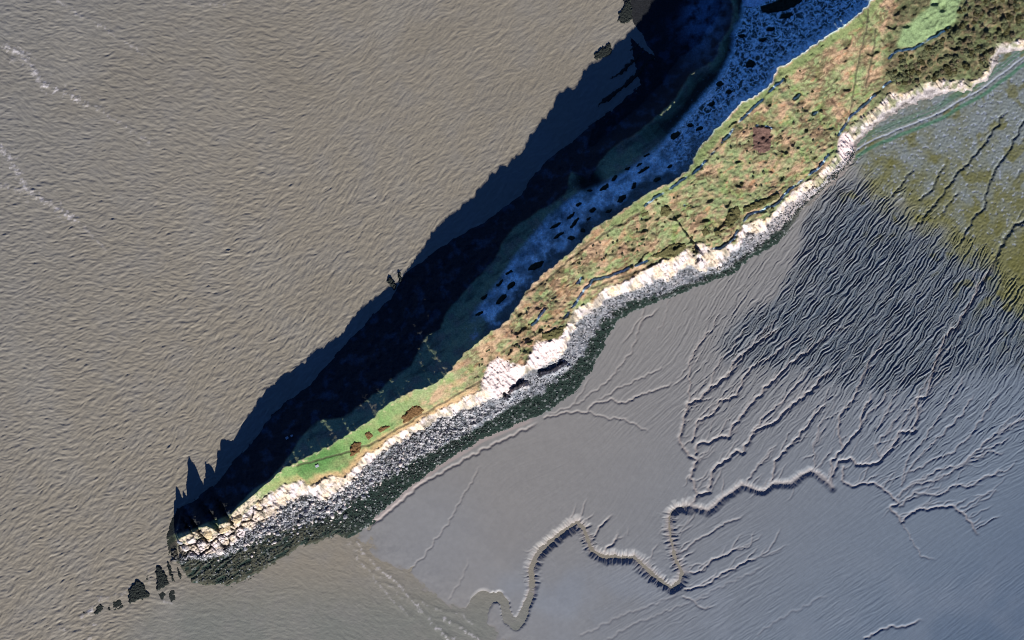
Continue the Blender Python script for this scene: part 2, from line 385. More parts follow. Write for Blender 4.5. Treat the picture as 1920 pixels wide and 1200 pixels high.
v1, v2, vv, _, _ = voro(S + fbm(X, Y, 14, 3, 61) * 16, W + fbm(X, Y, 14, 3, 62) * 16, 13, 6)
q1, q2, qv, _, _ = voro(S * .8 + fbm(X, Y, 8, 2, 63) * 9, W + fbm(X, Y, 8, 2, 64) * 9, 6.5, 7)
web = np.maximum(ss(.40, .08, v2 - v1), .75 * ss(.28, .05, q2 - q1) * ss(-.25, .15, fbm(X, Y, 30, 2, 65)))
web = np.maximum(web, .9 * ss(.12, .35, fbm(X, Y, 16, 3, 66)))
full = .30 + .70 * ss(-.35, .3, fbm(X, Y, 30, 5, 67))
web_z = ss(1080, 1260, S + n_mid * 60)
fro = full * (1 - web_z) + web * web_z
fro *= 1 - .85 * ss(26, 10, wC - W + n_mid * 26) * (1 - .8 * ss(1130, 1300, S))
fro = np.maximum(fro, ss(20, 5, wC - W + n_fine * 14) * ss(1180, 1330, S) * .95)
fro_edge = ss(9, 2, np.abs(W - wFr - 6)) * ss(1000, 1060, S) * .8
fro = np.maximum(fro, fro_edge)
fro = np.clip(fro * (.8 + .5 * fbm(X, Y, 6, 2, 68)), 0, 1) * frz
nsl = mix(nsl, c(.035, .045, .05), frz * .85)
nsl = mix(nsl, c(.64, .92, 1.0), fro)
nsl = mix(nsl, c(.80, .95, 1.0), ss(.6, 1.0, fro) * np.clip(ss(-.1, .4, fbm(X, Y, 40, 3, 90)) + ss(1150, 1350, S), 0, 1) * .85)
spk = ss(.45, .7, fbm(X, Y, 5, 2, 69)) * ss(560, 700, S) * .7 * ss(-40, 0, W - wFr)
nsl = mix(nsl, c(.4, .5, .62), spk)
pond = inpoly(X, Y, [(1378,-40),(1392,14),(1410,18),(1440,4),(1470,-30)])
nsl = mix(nsl, c(.45, .6, .75), pond * .85)
gr = np.zeros_like(Cc) + c(.17, .215, .10)
gr = mix(gr, c(.26, .24, .14), ss(-.2, .5, fbm(X, Y, 14, 4, 70)) * .8)
gr = mix(gr, c(.09, .10, .055), ss(.1, .5, fbm(X, Y, 9, 3, 74)) * .7 * hum)
tan = ss(.0, .4, fbm(S * .5, W, 22, 4, 71) + .22 * (ss(520, 640, S) - ss(900, 1100, S)) + .1 * ss(1150, 1300, S))
gr = mix(gr, c(.36, .225, .155), tan * .75)
gr = mix(gr, c(.13, .20, .06), ss(.1, .5, fbm(X, Y, 30, 3, 72)) * .7)
gr = mix(gr, c(.105, .205, .065), ss(560, 420, S) * .75)
gr = mix(gr, c(.20, .11, .06), ss(.12, .4, fbm(S * .35, W, 13, 3, 79)) * ss(560, 640, S) * ss(1100, 950, S) * .7)
gr = mix(gr, c(.10, .075, .035), ss(.05, .45, fbm(S * .55, W, 9, 4, 75)) * .5 * hum)
gr = mix(gr, c(.30, .16, .09), ss(.2, .5, fbm(S * .6, W, 12, 3, 76)) * .6 * hum)
terr = ss(.25, .75, trr) * tmask
gr = mix(gr, c(.085, .055, .035), terr * .75)
gr = mix(gr, c(.045, .05, .025), mound * hum * .55)
gr = mix(gr, c(.32, .2, .13), hol * hum * ss(.45, .55, u1) * ss(.75, .6, u1) * .5)
gr = mix(gr, c(.035, .10, .03), ss(60, 15, np.hypot((X - 605) * .7 + (Y - 860) * .7, ((Y - 860) * .7 - (X - 605) * -.7) * 1.0)) * .0)
gr = mix(gr, c(.045, .13, .035), ss(1.3, .4, np.hypot(((X - 600) * .85 - (Y - 862) * .5) / 55, ((X - 600) * .5 + (Y - 862) * .85) / 20)) * .75)
strip = ss(2, 6, Wn - wC) * ss(22, 14, Wn - wC) * ss(960, 1040, S)
gr = mix(gr, c(.13, .17, .07), strip * .9)
gr = mix(gr, c(.42, .33, .22), ss(.1, .4, fbm(X, Y, 10, 3, 73)) * ss(9, 2, Wn - wC) * (1 - ss(900, 1000, S)) * .8)
gr = mix(gr, c(.42, .27, .15), ss(20, 4, wD - Wn + n_mid * 8) * (1 - ss(560, 640, S)) * ss(180, 300, S) * .8)
gr = mix(gr, c(.045, .055, .028), scrub * (.55 + .45 * scrub_rel) * .8)
gr = mix(gr, c(.165, .235, .115), fieldm)
nsl_near = ss(-3, 1, Wn - wC)
cl = np.zeros_like(Cc) + c(.46, .39, .31)
cl = mix(cl, c(.50, .45, .46), ss(-.2, .3, fbm(X, Y, 20, 3, 80)))
cl = mix(cl, c(.46, .34, .17), ss(.1, .5, fbm(X, Y, 15, 3, 81)) * ss(.8, .2, (Wn - wD) / np.maximum(wE - wD, 1)) * .7)
cl = mix(cl, c(.07, .065, .06), ss(.12, -.3, n_strk) * .85 * (1 - tipm))
cl = mix(cl, c(.03, .03, .03), (1 - crack) * tipm * .95)
cl = mix(cl, c(.13, .15, .075), ss(-.15, .2, fbm(X, Y, 22, 3, 85)) * ss(1300, 1380, S) * .85)
cl = mix(cl, c(.16, .15, .14), ss(.1, .5, fbm(X, Y, 40, 4, 86)) * .7 * ss(180, 300, S))
cl = mix(cl, c(.10, .10, .08), ss(.05, .45, fbm(S, W * .4, 10, 3, 82)) * .75)
land_slip = np.maximum(ss(1.2, .8, np.hypot((X - 940) / 40, (Y - 705) / 36)), ss(1.2, .8, np.hypot(((X - 1020) * .85 - (Y - 660) * .5) / 42, ((X - 1020) * .5 + (Y - 660) * .85) / 20)))
cl = mix(cl, mix(np.zeros_like(Cc) + c(.52, .45, .45), c(.34, .28, .26), ss(.1, -.3, ridged(S, W * .3, 7, 2, 84)) * .7), land_slip * .9)
gr = mix(gr, c(.60, .52, .50), ss(1.0, .75, np.hypot((X - 942) / 34, (Y - 706) / 34) + n_fine * .3))
sc = np.zeros_like(Cc) + c(.19, .21, .24)
scd = .5 + .5 * ss(620, 480, S)
scf = ss(560, 680, S + n_mid * 60)
sc = mix(sc, c(.46, .46, .48), ss(.45, .8, gv) * (1 - .6 * scf))
sc = mix(sc, c(.10, .11, .12), ss(.0, .5, fbm(X, Y, 24, 4, 87)) * .6)
sc = mix(sc, c(.40, .37, .36), ss(.1, .5, fbm(X, Y, 20, 3, 88)) * .5)
sc = mix(sc, c(.33, .34, .37), ss(.05, .4, fbm(X, Y, 4, 2, 89)) * scf * .7)
sc = mix(sc, c(.035, .04, .04), np.maximum(ss(.22, .02, g2 - g1), ss(.3, .1, gv)) * .85 * scd)
wd = np.zeros_like(Cc) + c(.020, .036, .030)
wd = mix(wd, c(.20, .22, .22), ss(.78, .95, gv) * ss(.1, .3, g2 - g1) * .8)
wd = mix(wd, c(.09, .085, .06), ss(.2, .6, stra) * .6 * (1 - ss(180, 320, S)))
wd = mix(wd, c(.22, .20, .19), ss(1450, 1560, X) * .9)
beach = ss(1.15, .85, np.hypot((X - 1584) / 16, (Y - 276) / 26)); 
sc = mix(sc, c(.42, .37, .36), ss(1380, 1480, X) * .6)
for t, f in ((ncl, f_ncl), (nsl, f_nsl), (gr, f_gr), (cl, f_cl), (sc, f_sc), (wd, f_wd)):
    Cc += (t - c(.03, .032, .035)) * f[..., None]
Cc = mix(Cc, c(.50, .42, .42), beach)
Cc = mix(Cc, c(.55, .8, 1.), ss(2.3, 1.1, dfr) * dbrk * f_gr)
Cc = mix(Cc, c(.05, .045, .03), ss(2.6, 1., pth) * f_gr * .7)
gr_t = f_gr * ss(190, 150, S)
Cc = mix(Cc, mix(np.zeros_like(Cc) + c(.40, .34, .26), c(.06, .06, .055), ss(-.1, .3, fbm(X, Y, 6, 3, 83))), gr_t)
lowtip = (Wn < wF) & (tipd < 22)
Cc = mix(Cc, c(.018, .022, .02), blur(lowtip.astype(np.float32), 2) * .9)
Cc = np.clip(Cc, .008, .95)
Z += tipd * 0
hm = (Wn > wA - 14) & (Wn < wG + 14) & (tipd > -12)
HZ = Z.astype(np.float32)
o = link('headland', grid_mesh('headland', HX, HY, HZ, Cc, hm), M_land); tag(o, kind='structure')

def ground(x, y):
    i = np.clip((np.asarray(x) - HX[0]) / 1.25, 0, len(HX) - 1.01); j = np.clip((np.asarray(y) - HY[0]) / 1.25, 0, len(HY) - 1.01)
    a = i.astype(int); b = j.astype(int); u = i - a; v = j - b
    return (HZ[b, a] * (1 - u) + HZ[b, a + 1] * u) * (1 - v) + (HZ[b + 1, a] * (1 - u) + HZ[b + 1, a + 1] * u) * v
keepS, keep_wlines = None, None
SV = dict(wC=wC[::4, ::4].copy(), wD=wD[::4, ::4].copy(), wE=wE[::4, ::4].copy(), wF=wF[::4, ::4].copy(), wG=wG[::4, ::4].copy())
del X, Y, S, W, wob, cliffy, Sj, ncl, nsl, gr, cl, sc, wd, Cc, wA, wB, wC, wD, wE, wF, wG

# ------------------------------------------------------------------ mudflat and salt marsh
MX = np.arange(600, 1990, 1.5); MY = np.arange(60, 1270, 1.5)
X, Y = np.meshgrid(MX, MY)
TH_CTRL = [(1500,450,52),(1600,600,50),(1700,450,56),(1850,500,60),(1850,650,62),(1400,650,50),(1300,620,64),(1250,560,64),
    (1150,650,60),(1200,750,35),(1250,700,45),(1600,800,58),(1700,800,50),(1800,800,42),(1850,900,25),(1700,900,30),(1500,850,50),(1400,1000,28),
    (1300,1100,30),(1600,1050,30),(1800,1100,38),(1100,1100,30),(1500,1180,36),(1650,340,50),(1000,850,20),(900,950,55),(1200,900,60),(1050,700,45),(1350,880,48)]
th = angle_field(X, Y, TH_CTRL)
zig = fbm(X, Y, 15, 2, 101) * .95
DARK = [(1565,330),(1515,420),(1480,520),(1420,570),(1360,620),(1330,665),(1400,680),(1480,700),(1560,715),(1640,740),(1740,720),(1850,690),(1990,700),(1990,600),(1930,560),(1850,470),(1750,420),(1650,370),(1600,325)]
nz = fbm(X, Y, 60, 3, 102)
dk = blur(inpoly(X + nz * 16, Y + fbm(X, Y, 50, 3, 103) * 30, DARK).astype(np.float32), 7)
wn1 = rs.randn(*X.shape).astype(np.float32)
r1 = lic(wn1, th + zig, 26)                    # main rills
r1 = r1 - blur(r1, 1) * .85; r1 /= r1.std()
stk = lic(blur(rs.randn(*X.shape).astype(np.float32), 3), th, 34)
dk = ss(.22, .78, blur(dk, 10) + stk * .13 * ss(.0, .3, blur(dk, 10)) * ss(1.0, .7, blur(dk, 10)))
wn2 = rs.randn(*X.shape).astype(np.float32)
r2 = lic(wn2, th + zig * .4, 18); r2 = r2 - blur(r2, 3); r2 /= r2.std()
zb = mudbase(X, Y).astype(np.float32)
qf = ss(500, 620, Y); dkz = dk * (1 - qf) + qf * (.35 * dk + .65 * blur(dk, 30))
inland = ss(60, 260, (X - 650) * 0.596 - (Y - 990) * 0.803)
# stripes away from the dark field fade and break up
side = ss(.0, .5, fbm(X, Y, 150, 2, 104) + .25) * inland
near_r = blur(inpoly(X, Y, [(1290,560),(1560,330),(1990,560),(1990,860),(1700,900),(1500,830),(1290,830)]).astype(np.float32), 30)
near_l = blur(inpoly(X, Y, [(1130,620),(1290,560),(1310,830),(1100,800)]).astype(np.float32), 20)
low_r = blur(inpoly(X, Y, [(1150,1060),(1280,900),(1650,900),(2000,900),(2000,1360),(1000,1360)]).astype(np.float32), 40)
smoothshore = np.ones_like(zb)
mline = Y - np.interp(X, [1560, 1600, 1650, 1750, 1850, 1930, 2100], [310, 315, 365, 425, 500, 610, 700])   # marsh above this line
Z = zb + r1 * (0.66 * dkz + .35 * ss(-70, 0, mline) * (1 - dk) * ss(1560, 1600, X) * ss(60, 0, mline) + .26 * near_r + .04 * low_r * side) + r2 * (0.16 * near_r + .07 * near_l + .05 * low_r * (.5 + side) + .012 * inland + .004)
Z += fbm(X, Y, 120, 3, 105) * .5 + fbm(X, Y, 45, 4, 106) * 1.1 * ss(2.2, .2, np.abs(zb))
CH = [  # (points, depth, halfwidth of floor, bank width, fringe)
 ([(905,1128),(916,1122),(936,1117),(947,1133),(953,1161),(967,1171),(981,1153),(992,1125),(998,1097)], 4.2, 5.5, 7, .8),
 ([(908,1124),(893,1150),(890,1190),(905,1240)], 3.0, 14, 10, .6),
 ([(998,1097),(995,1069),(1003,1046),(1029,1018),(1057,996),(1082,979),(1093,990),(1102,1012),(1110,1032),(1130,1043),(1164,1045),(1189,1045),(1212,1066),(1237,1088),(1259,1102),(1273,1094),(1278,1074),(1268,1052),(1259,1018),(1255,984),(1256,962),(1268,953),(1295,948)], 6.8, 1.6, 14, .75),
 ([(1295,948),(1327,958),(1360,930),(1390,910),(1433,922),(1447,908),(1483,905),(1520,882),(1533,887),(1560,915)], 4.6, 1.0, 10, .6),
 ([(1295,948),(1307,927),(1295,893),(1307,862),(1293,855),(1273,827),(1280,793),(1290,757),(1310,750),(1330,727),(1363,707),(1380,673),(1427,637),(1467,613)], 3.4, .5, 6.5, .7),
 ([(1307,927),(1330,922),(1337,877),(1367,860),(1380,845),(1393,847),(1413,807),(1457,790),(1467,773),(1520,733),(1547,700),(1570,695)], 3.4, .5, 6.5, .6),
 ([(1303,850),(1307,833),(1333,827),(1353,817),(1367,820),(1373,800),(1400,767),(1430,733),(1450,712),(1487,677),(1513,660),(1547,630)], 3.0, .5, 6, .5),
 ([(1297,827),(1310,787),(1337,777),(1347,753),(1380,743),(1397,703),(1417,683),(1440,673),(1460,657),(1483,640)], 2.6, .4, 5, .4),
 ([(1293,753),(1293,677),(1310,647),(1340,610)], 2.0, .3, 4, .3),
 ([(1413,807),(1433,780),(1460,760),(1483,733),(1510,705)], 2.2, .3, 4.5, .3),
 ([(1447,903),(1453,863),(1477,840),(1503,810),(1533,773),(1553,747)], 3.0, .4, 5.5, .4),
 ([(1400,907),(1417,877),(1433,863),(1455,835)], 1.8, .3, 4, .2),
 ([(1553,905),(1572,866),(1597,859),(1604,871),(1640,871),(1650,862),(1672,840),(1684,813),(1713,808),(1722,775),(1717,748),(1739,741),(1742,717),(1761,659),(1775,625),(1794,612),(1815,575),(1836,533),(1857,508),(1882,450),(1902,421),(1940,405),(2060,330)], 3.2, .6, 6, .4),
 ([(1580,843),(1570,800),(1577,773),(1600,750),(1613,713),(1630,680),(1650,650)], 2.8, .4, 5, .3),
 ([(1560,915),(1558,862),(1577,845),(1611,804),(1616,770),(1640,730)], 3.0, .5, 5, .3),
 ([(1528,877),(1525,833),(1547,773)], 1.6, .3, 3.5, .2),
 ([(1577,876),(1580,905),(1601,912),(1630,903),(1660,920),(1686,944),(1669,951),(1691,978),(1717,956),(1790,949),(1809,968),(1838,1007)], 2.4, .5, 5, .2),
 ([(1686,949),(1713,924),(1761,927),(1785,912),(1814,912),(1887,876)], 1.8, .4, 4.5, .2),
 ([(1684,929),(1708,910),(1732,905),(1771,895),(1809,866),(1838,837),(1882,804),(1920,787),(2050,740)], 1.8, .4, 4.5, .2),
 ([(1645,804),(1660,775),(1675,740)], 1.8, .3, 4, .2), ([(1650,862),(1640,835),(1665,810),(1690,770)], 1.6, .3, 4, .2),
 ([(1800,953),(1838,932),(1877,915)], 1.2, .3, 3.5, .1), ([(1691,978),(1708,1011),(1727,1045),(1761,1050)], 1.1, .3, 3.5, .1),
 ([(1621,1197),(1655,1178),(1703,1171),(1737,1161)], 1.8, .4, 4.5, .1), ([(1820,985),(1855,972)], 1.1, .3, 3.5, .1),
 ([(1279,1069),(1299,1077),(1316,1072),(1332,1053),(1361,1038),(1394,1024)], 2.2, .3, 4.5, .4),
 ([(1285,1108),(1321,1097),(1355,1077),(1394,1055),(1430,1040)], 2.2, .3, 4.5, .4), ([(1282,1117),(1299,1125),(1316,1142),(1345,1135)], 1.4, .3, 4, .2),
 ([(1276,1038),(1310,1012),(1352,984),(1400,965)], 1.6, .3, 4, .2), ([(1107,1010),(1130,984),(1152,959)], 2.4, .3, 4, .3),
 ([(1133,1035),(1155,1012),(1164,993)], 2.4, .4, 4.5, .2),([(1155,1012),(1180,1000)], 1.0, .3, 3, .1),
 ([(1209,575),(1197,620),(1182,662),(1146,710),(1086,755),(1020,782)], 1.0, .3, 3.2, .05),
 ([(1020,782),(1065,773),(1101,773),(1110,758),(1146,748),(1173,757),(1191,743),(1230,733),(1270,715)], 1.5, .3, 3.8, .1),
 ([(1101,773),(1128,781),(1164,785),(1200,800),(1225,812)], 1.2, .3, 3.4, .1), ([(1240,690),(1200,710),(1160,728),(1110,758)], 1.0, .3, 3.2, .1),
 ([(759,1079),(798,1040),(819,1009),(841,979),(863,940),(885,900),(903,870)], .8, .3, 3, .0), ([(843,1124),(869,1079),(882,1040)], .5, .3, 3, .0),
 ([(690,990),(740,950),(790,907),(850,874),(900,846),(950,822),(1014,790)], 1.7, .6, 4.5, .0), ([(1255,560),(1245,600),(1225,640)], .6, .2, 3, 0),
 ([(1673,367),(1690,346),(1707,321),(1718,300)], 1.8, .5, 4, 0), ([(1723,375),(1748,354),(1761,325),(1778,296)], 1.8, .5, 4, 0),
 ([(1707,433),(1748,388),(1765,367),(1794,325),(1819,300),(1857,254),(1888,200)], 2.2, .6, 4, 0),
 ([(1802,450),(1827,404),(1844,392),(1850,354),(1869,312),(1890,283),(1920,225),(1960,150)], 2.2, .6, 4, 0),
 ([(1765,400),(1790,367),(1807,350)], 1.6, .5, 3.5, 0), ([(1905,330),(1925,300)], 1.2, .4, 3.5, 0)]
for P in ([(1690,910),(1710,870),(1740,840),(1765,815),(1800,780),(1830,735)], [(1690,900),(1700,860),(1735,820),(1760,780),(1790,740),(1812,700)], [(1704,885),(1745,865),(1790,845),(1822,810),(1850,770),(1880,730)],
          [(1672,840),(1690,800),(1710,760),(1735,720),(1745,690)], [(1611,804),(1625,780),(1655,750),(1665,715)], [(1363,707),(1395,668),(1430,622),(1465,590)], [(1090,1192),(1150,1162),(1230,1130),(1290,1104)],
          [(1140,1197),(1200,1165),(1290,1130),(1370,1090),(1440,1060)], [(1420,1190),(1480,1150),(1560,1110)], [(1330,727),(1340,690),(1375,650),(1400,610)], [(1720,905),(1760,880),(1800,870),(1840,850),(1900,815)], [(1810,866),(1850,850),(1890,845)]):
    CH.append((P, .55 if P[0][1] > 1150 else 1.5, .3, 4.2, .2))
def th_at(x, y):
    return float(angle_field(np.array([[float(x)]]), np.array([[float(y)]]), TH_CTRL)[0, 0])
qr = random.Random(5); extra = []
for k, (P, dep, fl, bk, fr) in enumerate(CH):
    if k in (0, 1) or (28 <= k < 60 and k not in (31, 32)) or k in (14, 22, 23): continue
    Q, t = resample(P, 3)
    L = t[-1]; nb = int(L / (9 if dep > 1.5 else 26))
    for _ in range(nb):
        i = qr.randrange(len(Q)); x, y = Q[i][:2]; a = th_at(x, y) + qr.gauss(0, .25)
        if x < 1230 and qr.random() < .6: continue
        if qr.random() < .12: a += math.pi
        pts = [(x, y)]
        for _s in range(qr.randint(2, 10)):
            a0 = th_at(x, y); a0 += math.pi * round((a - a0) / math.pi); a += .45 * (a0 - a) + qr.gauss(0, .28); x += math.cos(a) * 7; y -= math.sin(a) * 7; pts.append((x, y))
        extra.append((pts, qr.uniform(.6, 1.5), .2, qr.uniform(2.2, 3.3), 0))
NMAIN = len(CH); CH = CH + extra
cut = np.zeros_like(zb); chm = np.zeros_like(zb); fringe = np.zeros_like(zb)
for k, (P, dep, fl, bk, fr) in enumerate(CH):
    small = dep < 4
    Q, t = resample(P, 3, ((2.2 if k < NMAIN else .8) if small else 1.2), (13 if small else 30), k + 60)
    bk = bk * (.8 if small else 1.0)
    rc = bk * 3 + fl + 6
    i0 = np.searchsorted(MX, Q[:, 0].min() - rc); i1 = np.searchsorted(MX, Q[:, 0].max() + rc)
    j0 = np.searchsorted(MY, Q[:, 1].min() - rc); j1 = np.searchsorted(MY, Q[:, 1].max() + rc)
    if i1 - i0 < 2 or j1 - j0 < 2: continue
    D, U = polydist(MX[i0:i1], MY[j0:j1], Q, rc)
    taper = ss(0, 25, U.max() - U) if small and k not in (1, 12, 18) else 1.0
    if not small: bkv = bk * (1 + .45 * perlin(U / 55, U * 0 + k, 115)); 
    else: bkv = bk
    jag = (perlin(U / 2.6, D * .05 + k, 110 + k) * .7 + perlin(U / 7.0, D * .03 + k, 111 + k) * .4) * (.25 if small else 1.0)
    Dj = np.maximum(D - fl - fr * bk * .55 * jag, 0) * bk / bkv
    prof = np.clip(1 - Dj / bk, 0, 1) ** 1.25
    prof = .8 * prof + .2 * fr * np.exp(-D / (bk * 1.1)) * ss(.1, .6, -jag) * (D < bk * 3)
    w_ = np.s_[j0:j1, i0:i1]; cut[w_] = np.maximum(cut[w_], prof * dep * taper); chm[w_] = np.maximum(chm[w_], ss(.15, .7, prof) * taper * min(1, dep / 2.2))
Z = Z * 1.0 - cut
Z = np.maximum(Z, zb - 6.4 + fbm(X, Y, 8, 2, 112) * .1)
# marsh
RD = [(1590,292),(1620,270),(1680,245),(1740,222),(1800,190),(1850,160),(1890,130),(1925,103),(2080,0)]
Q, t = resample(RD, 4, 1, 40, 99); rdD, rdU = polydist(MX, MY, Q, 30)
sgn = np.sign((Y - np.interp(X, [p[0] for p in RD], [p[1] for p in RD])))
rds = rdD * sgn
marsh = ss(36, -26, mline + nz * 40) * ss(1570, 1600, X + (Y - 300) * .0)
m2 = fbm(X, Y, 70, 3, 120); tuft = fbm(X, Y, 5, 3, 121); pud = ss(.22, .42, fbm(X, Y, 7, 2, 122))
Z += marsh * (1.0 + tuft * .8 - pud * .5)
Z -= ss(3, 1, np.abs(rds)) * .6
# colours
cm = np.zeros(X.shape + (3,), np.float32) + c(.212, .210, .204)
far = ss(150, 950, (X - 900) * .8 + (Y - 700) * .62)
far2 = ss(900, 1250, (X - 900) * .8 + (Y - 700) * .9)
cm = mix(cm, c(.125, .165, .215), far * .95)  # bluer towards lower right: sky reflection off wet mud painted into albedo
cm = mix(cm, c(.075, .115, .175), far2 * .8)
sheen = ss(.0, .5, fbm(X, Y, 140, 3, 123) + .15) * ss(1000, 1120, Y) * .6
cm = mix(cm, c(.20, .23, .27), sheen * ss(860, 1000, X) * (1 - far * .6))  # pale bluish sheen painted into the mud colour
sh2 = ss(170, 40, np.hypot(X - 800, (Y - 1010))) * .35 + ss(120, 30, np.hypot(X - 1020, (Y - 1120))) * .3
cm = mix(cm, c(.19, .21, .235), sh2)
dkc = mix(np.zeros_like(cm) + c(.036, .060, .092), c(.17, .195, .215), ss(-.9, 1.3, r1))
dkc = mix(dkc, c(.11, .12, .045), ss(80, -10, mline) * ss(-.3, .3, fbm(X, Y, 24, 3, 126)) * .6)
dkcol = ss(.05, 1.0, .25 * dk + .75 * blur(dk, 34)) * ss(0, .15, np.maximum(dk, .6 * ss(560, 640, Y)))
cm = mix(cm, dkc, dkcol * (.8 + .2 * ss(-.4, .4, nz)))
cm = mix(cm, c(.33, .275, .255), chm * .35)  # pinkish brightness of sunlit creek banks painted across the channels
mg = np.zeros_like(cm) + c(.17, .20, .20)
olive = ss(-.6, .6, fbm(X, Y, 34, 4, 124) + ((Y - 300) + (X - 1700) * -.25) / 260)
mg = mix(mg, c(.135, .135, .045), olive * .9)
mg = mix(mg, c(.20, .23, .26), ss(.1, .6, m2) * (1 - olive) * .7)
mg = mix(mg, c(.06, .07, .035), ss(.15, .5, tuft) * .6)
mg = mix(mg, c(.33, .38, .50), pud * ss(.3, .0, olive - .75) * .5)
cm = mix(cm, mg, marsh)
lowm = ss(-35, 30, mline) * ss(95, 30, mline)
cm = mix(cm, c(.12, .12, .035), ss(.18, .4, fbm(X, Y, 40, 3, 125) + .12 * ss(1780, 1900, X)) * ss(150, 20, mline) * ss(1560, 1590, X) * .75)
cm = mix(cm, c(.07, .15, .10), ss(-20, -15, rds) * ss(-3, -7, rds) * ss(-.5, .1, perlin(rds / 3, rdU / 90, 5)) * marsh * .75)
cm = mix(cm, c(.06, .16, .10), ss(6, 9, rds) * ss(16, 12, rds) * marsh * .85)
cm = mix(cm, c(.34, .38, .45), ss(2.2, .8, np.abs(rds)) * marsh * .85)
gsh = mix(cm, c(.20, .185, .18), 1.0)
cm = mix(cm, c(.035, .045, .045), ss(.4, .9, chm) * marsh * .8)
sw = W_(X, Y); sS = S_(X, Y); wGm = line_w(LG, sS)
band = ss(20, 0, sw - wGm) * ss(1000, 600, X)
cm = mix(cm, c(.34, .29, .27), ss(7, 3, np.abs(sw - wGm - 4)) * ss(1010, 980, X) * ss(680, 700, X) * .7)
inter = ss(.25, -.1, Z)
cm = mix(cm, c(.20, .187, .165), inter * .8)
mm = (sw > wGm - 22) & (Z > -1.6)
MZ = Z.astype(np.float32)
# outer ring: the flat goes on beyond the picture
def stretch(a, lo, hi):
    o = np.array([60, 150, 320, 700, 1500, 3200, 7000, 15000.])
    l = (a[0] - o[::-1]) if lo else np.zeros(0); h = (a[-1] + o) if hi else np.zeros(0)
    return np.concatenate([l, a, h]), len(l), len(h)
ax, l0, l1 = stretch(MX, False, True); ay, k0, k1 = stretch(MY, False, True)
MZ2 = np.pad(MZ, ((k0, k1), (l0, l1)), mode='edge'); cm2 = np.pad(cm, ((k0, k1), (l0, l1), (0, 0)), mode='edge'); mm2 = np.pad(mm, ((k0, k1), (l0, l1)), mode='edge')
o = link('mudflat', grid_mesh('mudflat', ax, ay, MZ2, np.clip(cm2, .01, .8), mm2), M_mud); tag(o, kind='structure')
del X, Y, th, wn1, wn2, r1, r2, cm, cm2, mg, gsh

# ------------------------------------------------------------------ sea
SX = np.arange(-50, 1280, 1.7); SY = np.arange(-50, 1260, 1.7)
X, Y = np.meshgrid(SX, SY)
th = angle_field(X, Y, [(100,100,-14),(400,150,-8),(900,60,38),(700,300,44),(300,500,8),(100,700,8),(450,750,42),(250,900,36),(100,1050,36),(600,600,46),(300,1150,2),(500,1150,-14),(650,1100,-32),(800,1180,-38),(250,250,-10),(1000,150,45)])
a = lic(rs.randn(*X.shape).astype(np.float32), th + fbm(X, Y, 36, 2, 201) * 1.0, 4); a = a - blur(a, 3); a /= a.std()
b = lic(blur(rs.randn(*X.shape).astype(np.float32), 1), th + fbm(X, Y, 60, 2, 202) * .7, 7); b = b - blur(b, 5); b /= b.std()
cross = lic(rs.randn(*X.shape).astype(np.float32), th * 0 + R(-28), 8); cross /= cross.std()
se = ss(-20, 60, W_(X, Y) - 60) * ss(150, 350, X)
calm = ss(-30, 120, ((X - 700) * .6 - (Y - 1000) * .8)) * ss(900, 980, Y)
b = b + fbm(X, Y, 9, 2, 207) * 1.6 + fbm(X, Y, 22, 2, 208) * .7
amp = .68 * (1 - .25 * ss(-100, 500, X) * ss(500, 100, Y)) * (1 - .62 * se) * (1 - .25 * ss(500, 1100, X)) * (.95 + .12 * ss(-.3, .3, fbm(X, Y, 170, 2, 203)))
Z = (a * .33 + b * .21 + cross * .05) * amp * (1 - .7 * calm)
FOAM = [([(10,85),(45,105),(75,150),(95,165),(130,180),(185,205)], 5, 1.0), ([(185,205),(240,240),(300,282)], 2.5, .5), ([(0,275),(20,300),(48,352),(70,370),(100,385),(145,415)], 5, .9), ([(145,415),(200,470)], 2.5, .3),
 ([(105,0),(135,20),(185,45),(215,65)], 3, .45), ([(230,75),(275,105)], 2, .35), ([(0,350),(45,355)], 5, .5),([(340,3),(380,12),(430,8)], 2.5, .4),([(20,112),(50,112),(85,165)],4,.5),
 ([(670,1016),(691,1048),(728,1081),(754,1105),(767,1120)], 2.4, .75), ([(668,1046),(680,1058),(707,1092),(728,1118),(754,1144),(770,1159)], 2, .55), ([(772,1128),(793,1150),(808,1167),(828,1187),(845,1205)], 2.6, .9),
 ([(832,1161),(858,1174),(880,1189),(900,1205)], 2.4, .8), ([(767,1120),(790,1125),(805,1138)], 2, .4), ([(835,1195),(850,1200),(862,1215)], 3, .8), ([(700,1075),(735,1100),(760,1130)], 2, .35),
 ([(810,1140),(860,1150),(890,1170)], 1.8, .35), ([(655,1020),(670,1040)], 3, .3),
 ([(105,1182),(118,1178),(130,1190)], 3, .6), ([(150,1160),(165,1150),(178,1130),(190,1122)], 4, 1.0), ([(150,1172),(180,1172)], 3, .6), ([(195,1122),(230,1112),(245,1100)], 3, .45), ([(300,1128),(325,1130)], 2.5, .6), ([(165,1198),(180,1194)], 3, .6), ([(726,512),(736,505),(752,512)], 2, .5), ([(280,1095),(282,1060)], 2, .3)]
fo = np.zeros_like(Z); tfo = fbm(X, Y, 6, 3, 299); fo4 = fbm(X + Y * .3, Y * 1.6, 5, 2, 298)
